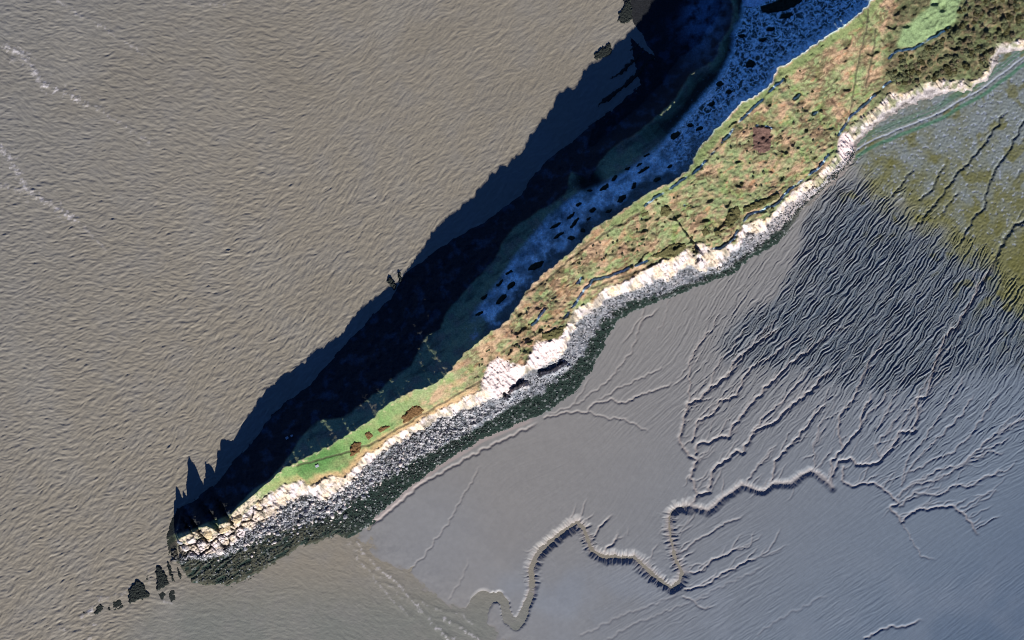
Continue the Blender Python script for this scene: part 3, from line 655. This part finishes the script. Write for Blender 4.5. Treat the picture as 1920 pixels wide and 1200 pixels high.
for k, (P, wd_, st) in enumerate(FOAM):
    Q, t = resample(P, 4, 2.0, 22, k + 300); D, U = polydist(SX, SY, Q, 40)
    f = (.35 + .65 * ss(-.15, .25, fo4)) * ss(wd_ * 1.1, wd_ * .1, D + perlin(U / 6, U * 0, 301 + k) * wd_ * 1.1 + tfo * wd_ * 2.6) * st * ss(-.6, .2, perlin(U / 11, U * 0 + 2, 305 + k) * 1.6 + (.15 if st > .7 else -.1))
    fo = np.maximum(fo, f); Z += .55 * np.exp(-(D / 5) ** 2) * min(1, st + .3)
    fo = np.maximum(fo, .35 * st * ss(30, 4, D) * ss(.25, .5, fbm(X, Y, 9, 2, 306)) * (1 if k in (0, 2, 6) else 0))
cs = np.zeros(X.shape + (3,), np.float32) + c(.222, .203, .163)
cs = mix(cs, c(.16, .175, .185), ss(900, -200, X + Y * .7) * .55)
cs = mix(cs, c(.155, .17, .155), se * ss(1040, 1180, Y) * .8)
cs = mix(cs, c(.20, .195, .18), ss(-.2, .5, fbm(X, Y, 60, 3, 310)) * .4)
cs = mix(cs, c(.19, .172, .135), ss(.0, .5, fbm(X * .7 + Y * .5, Y, 260, 4, 311)) * .45)
cs = mix(cs, c(.235, .225, .195), ss(.05, .45, fbm(X, Y * .6 - X * .4, 150, 4, 312)) * .4)
cs = mix(cs, c(.62, .60, .62), np.clip(fo, 0, 1) * .62)
Z = Z.astype(np.float32)
hid = (S_(X, Y) > 40) & (W_(X, Y) > line_w(LC, S_(X, Y)) + 3) & (X > 1250)
sm = (W_(X, Y) < line_w(LA, S_(X, Y)) + 30) | (S_(X, Y) < 60) & (mudbase(X, Y) < 1.5) | (mudbase(X, Y) < 1.5) | ((X > 880) & (X < 1310) & (Y > 930) & (Y < 1215))
ax, l0, l1 = stretch(SX, True, True); ay, k0, k1 = stretch(SY, True, True)
sm2 = np.pad(sm, ((k0, k1), (l0, l1)), mode='edge')
Z2 = np.pad(Z, ((k0, k1), (l0, l1)), mode='constant'); cs2 = np.pad(cs, ((k0, k1), (l0, l1), (0, 0)), mode='edge')
o = link('sea', grid_mesh('sea', ax, ay, Z2, cs2, sm2), M_sea); tag(o, kind='structure')
del X, Y, th, a, b, cs, cs2

# ------------------------------------------------------------------ rocks, shrubs and buildings
M_rock = tint_mat('weedy_rock', 0.85, .2, 0.6, .4, 0.6, 1.5, .8, False, (.016, .021, .019))
M_pale = tint_mat('pale_limestone', 0.85, .2, 0.5, .3, 0.5, 1.5, .8, False, (.50, .46, .44))
M_ochre = tint_mat('ochre_limestone', 0.85, .2, 0.5, .35, 0.5, 1.5, .8, False, (.50, .40, .25))
M_grey = tint_mat('grey_limestone', 0.85, .2, 0.5, .35, 0.5, 1.5, .8, False, (.26, .27, .29))
M_darkstone = tint_mat('dark_limestone', 0.85, .2, 0.5, .35, 0.5, 1.5, .8, False, (.06, .065, .065))
M_scree = tint_mat('scree_stones', 0.85, .2, 0.5, .3, 0.5, 1.0, .6)
M_thick = tint_mat('dark_thicket', 0.9, .05, 0.5, .5, 0.6, 2, .9, False, (.022, .028, .018))
M_brown = tint_mat('brown_bracken', 0.9, .05, 0.5, .5, 0.6, 2, .9, False, (.11, .065, .03))
M_heath = tint_mat('purple_brown_heather', 0.9, .05, 0.4, .3, 0.6, 1.2, .8, False, (.10, .062, .052))
M_olive = tint_mat('olive_gorse', 0.9, .05, 0.5, .5, 0.6, 2, .9, False, (.075, .072, .032))
M_leaf = tint_mat('scrub_foliage', 0.9, .05, 0.7, .45, 0.9, 1.2, .8, False, (.115, .125, .065))
M_leaf2 = tint_mat('brown_scrub_foliage', 0.9, .05, 0.7, .45, 0.9, 1.2, .8, False, (.135, .115, .07))
M_stem = tint_mat('stem_bark', 0.9, .05, 1.0, .3, 1.0, .2, .5, False, (.07, .05, .035))

def wpos(x, y, z=0.0): return (x - 960, 600 - y, z)

def pdist_seg(X, Y, P):
    D = np.full(X.shape, 1e3)
    for i in range(len(P)):
        x0, y0 = P[i]; x1, y1 = P[(i + 1) % len(P)]
        L2 = (x1 - x0) ** 2 + (y1 - y0) ** 2 + 1e-9
        t = np.clip(((X - x0) * (x1 - x0) + (Y - y0) * (y1 - y0)) / L2, 0, 1)
        D = np.minimum(D, np.hypot(X - x0 - t * (x1 - x0), Y - y0 - t * (y1 - y0)))
    return D

def mound_mesh(P, h, edge, base, rough, rsc, step=1.0, seed=0, jag=3.0, rock=False):
    """solid mound standing on the ground inside outline P (plan metres)"""
    P = np.array(P, float); x0, y0 = P.min(0) - jag - 1; x1, y1 = P.max(0) + jag + 1
    xs = np.arange(x0, x1, step); ys = np.arange(y0, y1, step)
    X, Y = np.meshgrid(xs, ys)
    Xj = X + fbm(X, Y, 7, 3, seed) * jag * 1.6; Yj = Y + fbm(X, Y, 7, 3, seed + 9) * jag * 1.6
    ins = inpoly(Xj, Yj, P); D = np.where(ins, pdist_seg(Xj, Yj, P), 0)
    g = base(X, Y)
    r = ridged(X, Y, rsc, 3, seed + 3) if rock else fbm(X, Y, rsc, 3, seed + 3) * 1.5
    Z = g - 1.5 + np.where(ins, (ss(0, edge, D) * h * (1 + rough * r) + 1.2 * ss(0, 1, D)), 0)
    cx, cy = P.mean(0); gz = float(np.mean(g))
    used = blur(ins.astype(np.float32), 1) > 0.02
    H, W = Z.shape; idx = np.full((H, W), -1, np.int64)
    qm = used[:-1, :-1] & used[1:, :-1] & used[:-1, 1:] & used[1:, 1:]
    us = np.zeros((H, W), bool); us[:-1, :-1] |= qm; us[1:, :-1] |= qm; us[:-1, 1:] |= qm; us[1:, 1:] |= qm
    idx[us] = np.arange(us.sum())
    V = np.stack([X[us] - cx, cy - Y[us], Z[us] - gz], 1)
    F = np.stack([idx[1:, :-1][qm], idx[1:, 1:][qm], idx[:-1, 1:][qm], idx[:-1, :-1][qm]], 1)
    return V, F, (cx, cy, gz)

def mound(name, P, h, edge, mat, label, cat, group=None, base=ground, rough=.5, rsc=6, seed=0, jag=3.0, rock=False, step=1.0):
    V, F, (cx, cy, gz) = mound_mesh(P, h * ({'rock_islet': .3, 'sea_stack': .45, 'rock_ledge': .5}.get(name, 1)), edge, base, rough, rsc, step, seed, jag, rock)
    if len(F) == 0: return None
    o = link(name, mesh_np(name, V, F, None, not rock), mat); o.location = wpos(cx, cy, gz)
    return tag(o, label, cat, group)

def flat0(X, Y): return np.zeros(np.shape(X))
def ell(cx, cy, rx, ry, ang=38, n=12, seed=0):
    q = random.Random(seed); a = R(ang); P = []
    for k in range(n):
        t = 2 * math.pi * k / n; f = q.uniform(.8, 1.15)
        u, v = rx * f * math.cos(t), ry * f * math.sin(t)
        P.append((cx + u * math.cos(a) - v * -math.sin(a) * -1, cy - u * math.sin(a) - v * math.cos(a)))
    return P

G = 'rock islets trailing off the tip'
for k, (P, h, lab) in enumerate([
 ([(291,1063),(297,1059),(308,1070),(320,1095),(306,1103),(293,1109)], 6, 'tall dark wedge shaped islet, largest of the rocks nearest the headland tip'),
 ([(311,1053),(318,1052),(329,1092),(322,1092),(313,1063)], 5, 'long narrow dark islet standing between the wedge islet and a thin one'),
 ([(330,1061),(335,1063),(343,1082),(339,1088),(333,1080)], 4, 'thin dark sliver of rock closest to the headland tip'),
 ([(239,1105),(258,1087),(266,1090),(277,1109),(282,1111),(279,1120),(241,1134)], 6, 'broad dark triangular islet in the middle of the rock chain'),
 ([(272,1080),(285,1075),(279,1084),(281,1099),(276,1092)], 3, 'small hooked rock between the broad triangular islet and the wedge islet'),
 ([(297,1113),(310,1105),(312,1115),(306,1128),(297,1124)], 1.6, 'low half awash rock just below the wedge islet'),
 ([(317,1103),(329,1105),(329,1124),(322,1133),(315,1126)], 1.8, 'low greenish rock awash beneath the long narrow islet'),
 ([(180,1138),(185,1130),(196,1134),(193,1145),(181,1155),(176,1151)], 3, 'dark rock with surf breaking on its seaward side, near the outer end of the chain'),
 ([(200,1138),(208,1130),(207,1147),(201,1147)], 2, 'small low rock just landward of the surf washed rock'),
 ([(209,1128),(227,1120),(233,1140),(212,1147)], 1.5, 'broken low reef of speckled rock left of the broad triangular islet'),
 ([(152,1149),(164,1144),(161,1156)], 2, 'outermost tiny rock wrapped in white surf'),
 ([(229,1113),(235,1113),(235,1119),(229,1119)], 2, 'single small round rock beside the broad triangular islet'),
 ([(318,1043),(324,1043),(325,1050),(320,1050)], 2, 'tiny rock in the gap right under the headland tip')]):
    mound('rock_islet', P, h, 4, M_rock, lab, 'islet', G, flat0, .7, 5, 400 + k, 3.0, True, .8)
for k, (P, h, lab) in enumerate([
 ([(724,527),(732,517),(747,536),(738,547)], 6, 'dark rock stack in sunlit water at the edge of the cliff shadow'),
 ([(744,511),(752,510),(755,530),(747,532)], 6, 'smaller dark stack between the larger stack and the cliff shadow')]):
    mound('sea_stack', P, h, 4, M_rock, lab, 'rock', 'pair of stacks off the dark cliff', flat0, .6, 5, 440 + k, 2.5, True, .8)
for k, (P, lab) in enumerate([
 ([(1110,207),(1130,185),(1165,160),(1220,105),(1235,100),(1200,142),(1142,190),(1120,200)], 'long black rock ledge pointing down into the shaded water'),
 ([(1127,157),(1160,135),(1190,105),(1210,82),(1203,105),(1167,139)], 'thin black rock ledge lying parallel above the longest ledge'),
 ([(1178,97),(1200,77),(1199,86),(1184,98)], 'short black ledge above the thin ledge in the shaded water'),
 ([(1110,103),(1145,79),(1147,100),(1120,114)], 'dark weedy ledge half in sun at the shadow edge on the sea'),
 ([(1158,40),(1160,25),(1170,7),(1182,-8),(1189,37),(1170,46)], 'ragged dark reef reaching into sunlit water at the top of the picture')]):
    mound('rock_ledge', P, 3.2, 3, M_rock, lab, 'rock ledge', 'ledges off the northern shore', flat0, .6, 6, 460 + k, 3.5, True, 1.0)

for k, (P, h, m, lab) in enumerate([
 ([(753,782),(765,767),(783,756),(798,770),(780,782),(759,794)], 3, M_brown, 'largest rusty brown bracken patch on the narrow green ridge'),
 ([(708,806),(717,797),(732,794),(735,800),(714,812)], 2.5, M_brown, 'slim rusty bracken patch on the narrow ridge beside the largest one'),
 ([(685,812),(696,804),(703,816),(692,826)], 2.5, M_brown, 'small rounded bracken patch between the slim patch and the square one'),
 ([(655,840),(666,826),(682,827),(675,848),(660,857)], 3, M_brown, 'squarish brown bracken patch nearest the headland tip'),
 (HEATH, 1.4, M_heath, 'square purple brown heather patch in the middle of the wide down'),
 ([(1014,625),(1039,615),(1061,609),(1054,628),(1036,637),(1017,637)], 3.5, M_olive, 'dark olive gorse thicket right above the pale landslip cliff'),
 ([(985,641),(1004,634),(998,647),(988,648)], 2.5, M_olive, 'small oblong gorse clump just left of the olive thicket above the landslip'),
 ([(1214,482),(1238,470),(1256,458),(1282,455),(1288,464),(1262,485),(1229,484)], 3.5, M_olive, 'broad dark gorse thicket above the cliff beside the dark gully'),
 ([(1310,434),(1322,426),(1330,440),(1316,445)], 2.5, M_olive, 'rounded olive gorse clump above the curving frosty bank'),
 ([(1334,434),(1361,428),(1351,440),(1337,445)], 2.5, M_olive, 'oval olive gorse clump inside the bend of the frosty bank'),
 ([(1364,392),(1382,386),(1387,404),(1369,431),(1352,422)], 2.8, M_olive, 'tall shaped gorse thicket beside the bend of the frosty bank'),
 ([(1388,389),(1418,377),(1457,362),(1463,371),(1424,391),(1391,402)], 3, M_olive, 'long strip of dark gorse running above the frosty bank'),
 ([(1235,389),(1250,386),(1258,395),(1250,408),(1235,408)], 2.5, M_olive, 'round gorse clump ringed with pink earth on the middle down'),
 ([(1196,402),(1212,396),(1216,404),(1202,410)], 2, M_olive, 'flat gorse clump left of the ringed round one')]):
    mound('gorse_patch' if m is M_olive else ('heather_patch' if m is M_heath else 'bracken_patch'), P, h, 4, m, lab, 'shrub patch', None, ground, .5, 5, 480 + k, 2.2)
TH = [(1004,499,17,7,28),(955,511,9,4,30),(937,532,10,4,50),(958,536,12,6,45),(941,560,15,6,40),(909,557,10,4,40),(899,588,9,4,25),(1042,424,16,4,25),(1046,443,14,4,30),
 (1070,406,11,4,42),(1084,385,7,4,40),(1076,420,15,4,52),(1109,396,8,5,25),(1091,434,6,5,0),(1070,448,8,5,0),(1102,412,6,3,20),(1105,359,7,4,10),(1132,354,12,5,35),
 (1151,336,9,5,45),(1174,319,7,4,25),(1196,312,7,3,35),(1205,321,14,4,30),(1163,375,12,6,40),(1186,352,8,5,60),(1139,398,8,4,30),(1210,294,8,3,30),(1228,340,8,5,30),(1252,316,7,4,30),
 (1290,239,8,5,5),(1307,246,9,5,20),(1262,257,11,7,35),(1402,125,11,8,20),(1345,162,9,6,20),(1387,72,7,5,0),(1470,35,14,6,12),(1462,14,40,12,12),(1330,200,8,5,40),(1362,178,7,5,20),(1425,80,9,5,15),(1440,60,10,5,20)]
for k, (x, y, a, b, an) in enumerate(TH):
    lab = {0: 'big rectangular dark thicket alone on the smooth frosted slope', 35: 'huge black thicket at the top of the frosted slope', 4: 'long dark thicket among the lowest frosted hollows',
           31: 'rounded black thicket amid the webbed frost near the ridge top', 34: 'oval black thicket directly below the huge black one', 7: 'uppermost of two long parallel dark thickets on the frosted slope',
           8: 'lower of two long parallel dark thickets on the frosted slope', 22: 'chunky dark thicket near a bright bare frost patch'}.get(k)
    if lab is None:
        z = 'lower end' if x < 1000 else ('middle' if x < 1150 else ('upper middle' if x < 1240 else 'webbed upper part'))
        lab = ('narrow' if a > 2 * b else 'rounded') + (' long' if a > 10 else ' small') + ' black thicket on the %s of the frosted slope' % z
    mound('thicket', ell(x, y, a, b, an, 12, k), 2.5, 3, M_thick, lab, 'thicket', 'thickets dark against the frost', ground, .5, 4, 520 + k, 1.5)

# ---- boulders
import bmesh
def stone_mesh(name, seed, sub=2, flat=.7):
    bm = bmesh.new(); bmesh.ops.create_icosphere(bm, subdivisions=sub, radius=1)
    q = random.Random(seed); pl = [(Vector((q.gauss(0, 1), q.gauss(0, 1), q.gauss(0, .8))).normalized(), q.uniform(.55, .9)) for _ in range(9)]
    sx, sy = q.uniform(.8, 1.25), q.uniform(.7, 1.0)
    for v in bm.verts:
        for n, d in pl:
            e = v.co.dot(n) - d
            if e > 0: v.co -= n * e * .92
        v.co.x *= sx; v.co.y *= sy; v.co.z *= flat
    me = bpy.data.meshes.new(name); bm.to_mesh(me); bm.free(); return me
STN = {}
def stone(k, m):
    key = (k, m.name)
    if key not in STN:
        me = stone_mesh('boulder', k + 50); me.materials.append(m); STN[key] = me
    return STN[key]
def boulder(x, y, r, m, label, group, zoff=.15):
    o = bpy.data.objects.new('boulder', stone(random.randrange(8), m)); COL.objects.link(o)
    o.location = wpos(x, y, float(ground(x, y)) + r * zoff); o.scale = (r, r * random.uniform(.75, 1), r * random.uniform(.7, 1))
    o.rotation_euler = (random.uniform(-.4, .4), random.uniform(-.4, .4), random.uniform(0, 6.28))
    return tag(o, label, 'boulder', group)
for x, y, r, m, lab in [(349,1028,9,M_pale,'round white boulder alone at the foot of the headland tip'),(392,999,13,M_ochre,'big ochre topped crag block, first from the tip on the crest'),
 (424,992,12,M_ochre,'big ochre topped crag block right of the first one on the crest'),(412,1031,14,M_pale,'broad pale slab low on the tip below the ochre crag blocks'),
 (436,1016,7,M_pale,'bright white block right above the broad pale slab'),(360,1011,9,M_pale,'white crag block on the crest left of the ochre blocks'),
 (447,972,13,M_ochre,'tall pale rock face right of the ochre crag blocks'),(461,990,9,M_grey,'grey block below the tall pale rock face'),(380,1018,8,M_pale,'pale block wedged between the round white boulder and the slab'),
 (338,1016,6,M_grey,'grey rock at the extreme end of the crest')]:
    boulder(x, y, r, m, lab, 'great blocks of the tip', 0)
def lines_at(s): return [float(line_w(L, s)) for L in (LC, LD, LE, LF, LG)]
def from_sw(s, w):
    # inverse of S_, W_ (orthonormal up to rounding)
    d = 0.808 * 0.808 + 0.59 * 0.59
    return 330 + (0.808 * s + 0.59 * w) / d, 1000 + (-0.59 * s + 0.808 * w) / d
n = 0
while n < 285:
    s = random.triangular(0, 560, 250); wc, wd_, we, wf, wg = lines_at(s)
    u = random.random(); w = we - 6 + (wf - we + 14) * u ** .8 if random.random() < .8 else random.uniform(wf, (wf + wg) / 2)
    x, y = from_sw(s, w); z = ground(x, y)
    if z < 1: continue
    r = random.uniform(1.6, 3.2) * (1 if random.random() < .75 else 1.9)
    mm_ = random.choice([M_pale, M_pale, M_grey, M_grey, M_darkstone])
    siz = 'large' if r > 3.8 else ('small' if r < 2.7 else 'middling'); colr = {M_pale: 'whitish', M_grey: 'mid grey', M_darkstone: 'blackish'}[mm_]
    lmk = [(60, 'under the outermost crags of the tip'), (150, 'under the broken blocks of the tip'), (230, 'below the notch where grass meets the crags'), (310, 'below the tiny white building'), (390, 'below the squarish bracken patch'), (450, 'below the slim bracken patch'), (9999, 'below the largest bracken patch')]
    lz = [t for a_, t in lmk if s < a_][0]; row = 'hugging the cliff' if w < we + 6 else ('on dark weed' if w > wf else 'in scree')
    lab_ = '%s %s boulder %s %s' % (siz, colr, row, lz)
    if s < 150: lab, g = 'weathered pale boulder among the black cracks at the foot of the tip', 'boulders at the foot of the tip'
    elif s < 380: lab, g = 'pale boulder in the black and white boulder field below the green ridge', 'boulders of the boulder field'
    else: lab, g = 'pale boulder on the shore below the long low cliff', 'boulders below the long cliff'
    boulder(x, y, r, mm_, lab_, 'boulders ' + lz); n += 1
# countless smaller stones: one mesh
base_v, base_f = [], []
for q in range(5):
    me = stone_mesh('t', 90 + q, 1, .7); base_v.append(np.array([v.co[:] for v in me.vertices])); base_f.append(np.array([p.vertices[:] for p in me.polygons])); bpy.data.meshes.remove(me)
Vs, Fs, Cs = [], [], []; off = 0
NS = 9000
for i in range(NS):
    s = random.uniform(-20, 1450) if random.random() < .6 else random.uniform(0, 560)
    wc, wd_, we, wf, wg = lines_at(s) if i % 1 == 0 else None
    w = random.uniform(we, wf) if random.random() < .62 else random.uniform(wf, wg - 3)
    x, y = from_sw(s, w); z = float(ground(x, y))
    if z < .2: continue
    r = random.uniform(.8, 2.0); q = random.randrange(5); a = random.uniform(0, 6.28); ca, sa = math.cos(a), math.sin(a)
    b = base_v[q] * r; V = np.stack([b[:, 0] * ca - b[:, 1] * sa, b[:, 0] * sa + b[:, 1] * ca, b[:, 2]], 1) + np.array(wpos(x, y, z + r * .1))
    t = random.random(); inw = w > wf
    colr = ((.40, .40, .42) if t < .3 else (.2, .21, .23) if t < .65 else (.05, .055, .055)) if not inw else ((.26, .28, .28) if t < .10 else (.05, .06, .055) if t < .5 else (.02, .03, .027))
    Vs.append(V); Fs.append(base_f[q] + off); Cs.append(np.tile(colr, (len(V), 1))); off += len(V)
o = link('shore_stones', mesh_np('shore_stones', np.concatenate(Vs), np.concatenate(Fs), np.concatenate(Cs), False), M_scree)
tag(o, 'countless grey and dark stones strewn along the southern shore', 'stones', None, 'stuff')

# ---- shrubs
def shrub_meshes(seed, m):
    q = random.Random(seed); V = []; F = []
    lob = [(q.uniform(-.5, .5), q.uniform(-.5, .5), q.uniform(.25, .6), q.uniform(.35, .6)) for _ in range(6)] + [(0, 0, .35, .6)]
    for lx, ly, lz, lr in lob:
        for _ in range(22):
            d = Vector((q.gauss(0, 1), q.gauss(0, 1), abs(q.gauss(.3, 1)))).normalized() * lr * q.uniform(.75, 1.1)
            p = Vector((lx, ly, lz)) + d; z = q.uniform(.10, .2)
            t = Vector((q.gauss(0, 1), q.gauss(0, 1), q.gauss(0, .6))).normalized(); b = d.cross(t).normalized() if d.cross(t).length > 1e-3 else t
            k = len(V); V += [p + t * z, p - t * z * .6 + b * z * .8, p - t * z * .6 - b * z * .8]; F.append((k, k + 1, k + 2))
    for lx, ly, lz, lr in lob:
        bm = bmesh.new(); bmesh.ops.create_icosphere(bm, subdivisions=1, radius=lr * .95); k = len(V)
        V += [Vector((lx, ly, lz)) + v.co * q.uniform(.8, 1.12) for v in bm.verts]; F += [tuple(k + v.index for v in f.verts) for f in bm.faces]; bm.free()
    me = mesh_np('foliage', np.array([v[:] for v in V]), np.array(F), None, False); me.materials.append(m)
    bm = bmesh.new(); bmesh.ops.create_cone(bm, cap_ends=True, segments=6, radius1=.09, radius2=.05, depth=.7); bmesh.ops.translate(bm, verts=bm.verts, vec=(0, 0, .1))
    st = bpy.data.meshes.new('stem'); bm.to_mesh(st); bm.free(); st.materials.append(M_stem)
    return me, st
SH = [shrub_meshes(600 + k, [M_leaf, M_leaf2, M_leaf, M_olive][k % 4]) for k in range(8)]
def shrub(x, y, r, h, k, label, group, name='shrub'):
    o = bpy.data.objects.new(name, None); COL.objects.link(o); o.location = wpos(x, y, float(ground(x, y)))
    o.scale = (r, r, h); o.rotation_euler = (0, 0, random.uniform(0, 6.28)); o.empty_display_size = .2
    tag(o, label, 'shrub', group)
    link('foliage', SH[k][0], None, o); link('stem', SH[k][1], None, o)
    return o
SCRUB = [(1660,118),(1705,100),(1745,78),(1785,50),(1800,0),(1915,0),(1918,70),(1866,78),(1850,125),(1760,148),(1690,165),(1650,170)]
def scrub_label(x, y):
    h = 'directly under the bright green field' if (x < 1790 and y < 118 and x > 1660 and y > 40) else ('along the top edge of the picture' if y < 30 else ('near the pale low cliff' if y > 128 else 'deep within the thick scrub'))
    return 'scrub shrub %s, %s' % (h, 'at its left end' if x < 1710 else ('left of the scrub centre' if x < 1770 else ('right of the scrub centre' if x < 1840 else 'towards the right picture edge')))
n = 0
while n < 190:
    x, y = random.uniform(1640, 1920), random.uniform(0, 175)
    if not inpoly(np.array(x), np.array(y), SCRUB): continue
    shrub(x, y, random.uniform(5, 8.5), random.uniform(3, 5), random.randrange(8), scrub_label(x, y), 'shrubs of the dense scrub'); n += 1
n = 0
while n < 110:
    s = random.uniform(640, 1480); wc, wd_, we, wf, wg = lines_at(s); w = random.uniform(wc + 18, wd_ - 8); x, y = from_sw(s, w)
    if y < -5 or x > 1660 or fbm(np.array([x]), np.array([y]), 60, 2, 700)[0] < -.15: continue
    z = 'narrow' if s < 850 else ('middle' if s < 1150 else 'wide upper')
    shrub(x, y, random.uniform(2, 4), random.uniform(1.5, 3), random.randrange(8), 'low gorse bush dotted on the %s part of the down' % z, 'gorse bushes dotted on the %s down' % z, 'gorse_bush'); n += 1

# ---- small buildings near the tip
M_wall = tint_mat('old_white_masonry', .8, .2, 1, .15, 1, .2, .5, False, (.62, .62, .60))
M_roof = tint_mat('grey_roof_felt', .8, .2, 1, .15, 1, .2, .5, False, (.42, .44, .47))
def boxm(name, x0, x1, y0, y1, z0, z1, m, parent):
    bm = bmesh.new(); bmesh.ops.create_cube(bm, size=1)
    bmesh.ops.scale(bm, vec=(x1 - x0, y1 - y0, z1 - z0), verts=bm.verts); bmesh.ops.translate(bm, vec=((x0 + x1) / 2, (y0 + y1) / 2, (z0 + z1) / 2), verts=bm.verts)
    bmesh.ops.bevel(bm, geom=bm.edges[:], offset=.08, segments=1, affect='EDGES')
    me = bpy.data.meshes.new(name); bm.to_mesh(me); bm.free(); return link(name, me, m, parent)
def building(x, y, w, d, h, rz, label, name):
    o = bpy.data.objects.new(name, None); COL.objects.link(o); o.location = wpos(x, y, float(ground(x, y)) - .5); o.rotation_euler = (0, 0, R(rz)); tag(o, label, 'building')
    t = .5
    boxm('wall', -w/2, w/2, -d/2, -d/2 + t, 0, h, M_wall, o); boxm('wall', -w/2, w/2, d/2 - t, d/2, 0, h, M_wall, o)
    boxm('wall', -w/2, -w/2 + t, -d/2 + t, d/2 - t, 0, h, M_wall, o); boxm('wall', w/2 - t, w/2, -d/2 + t, d/2 - t, 0, h, M_wall, o)
    boxm('roof', -w/2 - .3, w/2 + .3, -d/2 - .3, d/2 + .3, h, h + .4, M_roof, o); boxm('door', -.6, .6, -d/2 - .06, -d/2, .5, h * .75, M_stem, o)
building(597, 872, 6, 4, 3.2, 25, 'tiny white building on the sunlit green end of the ridge', 'stone_hut')
building(540, 820, 5, 4, 3, 35, 'small pale building in the shade beside a smaller one', 'fort_building')
building(549, 816, 4, 3, 3, 35, 'smallest pale building in the shade, right of its neighbour', 'fort_building')
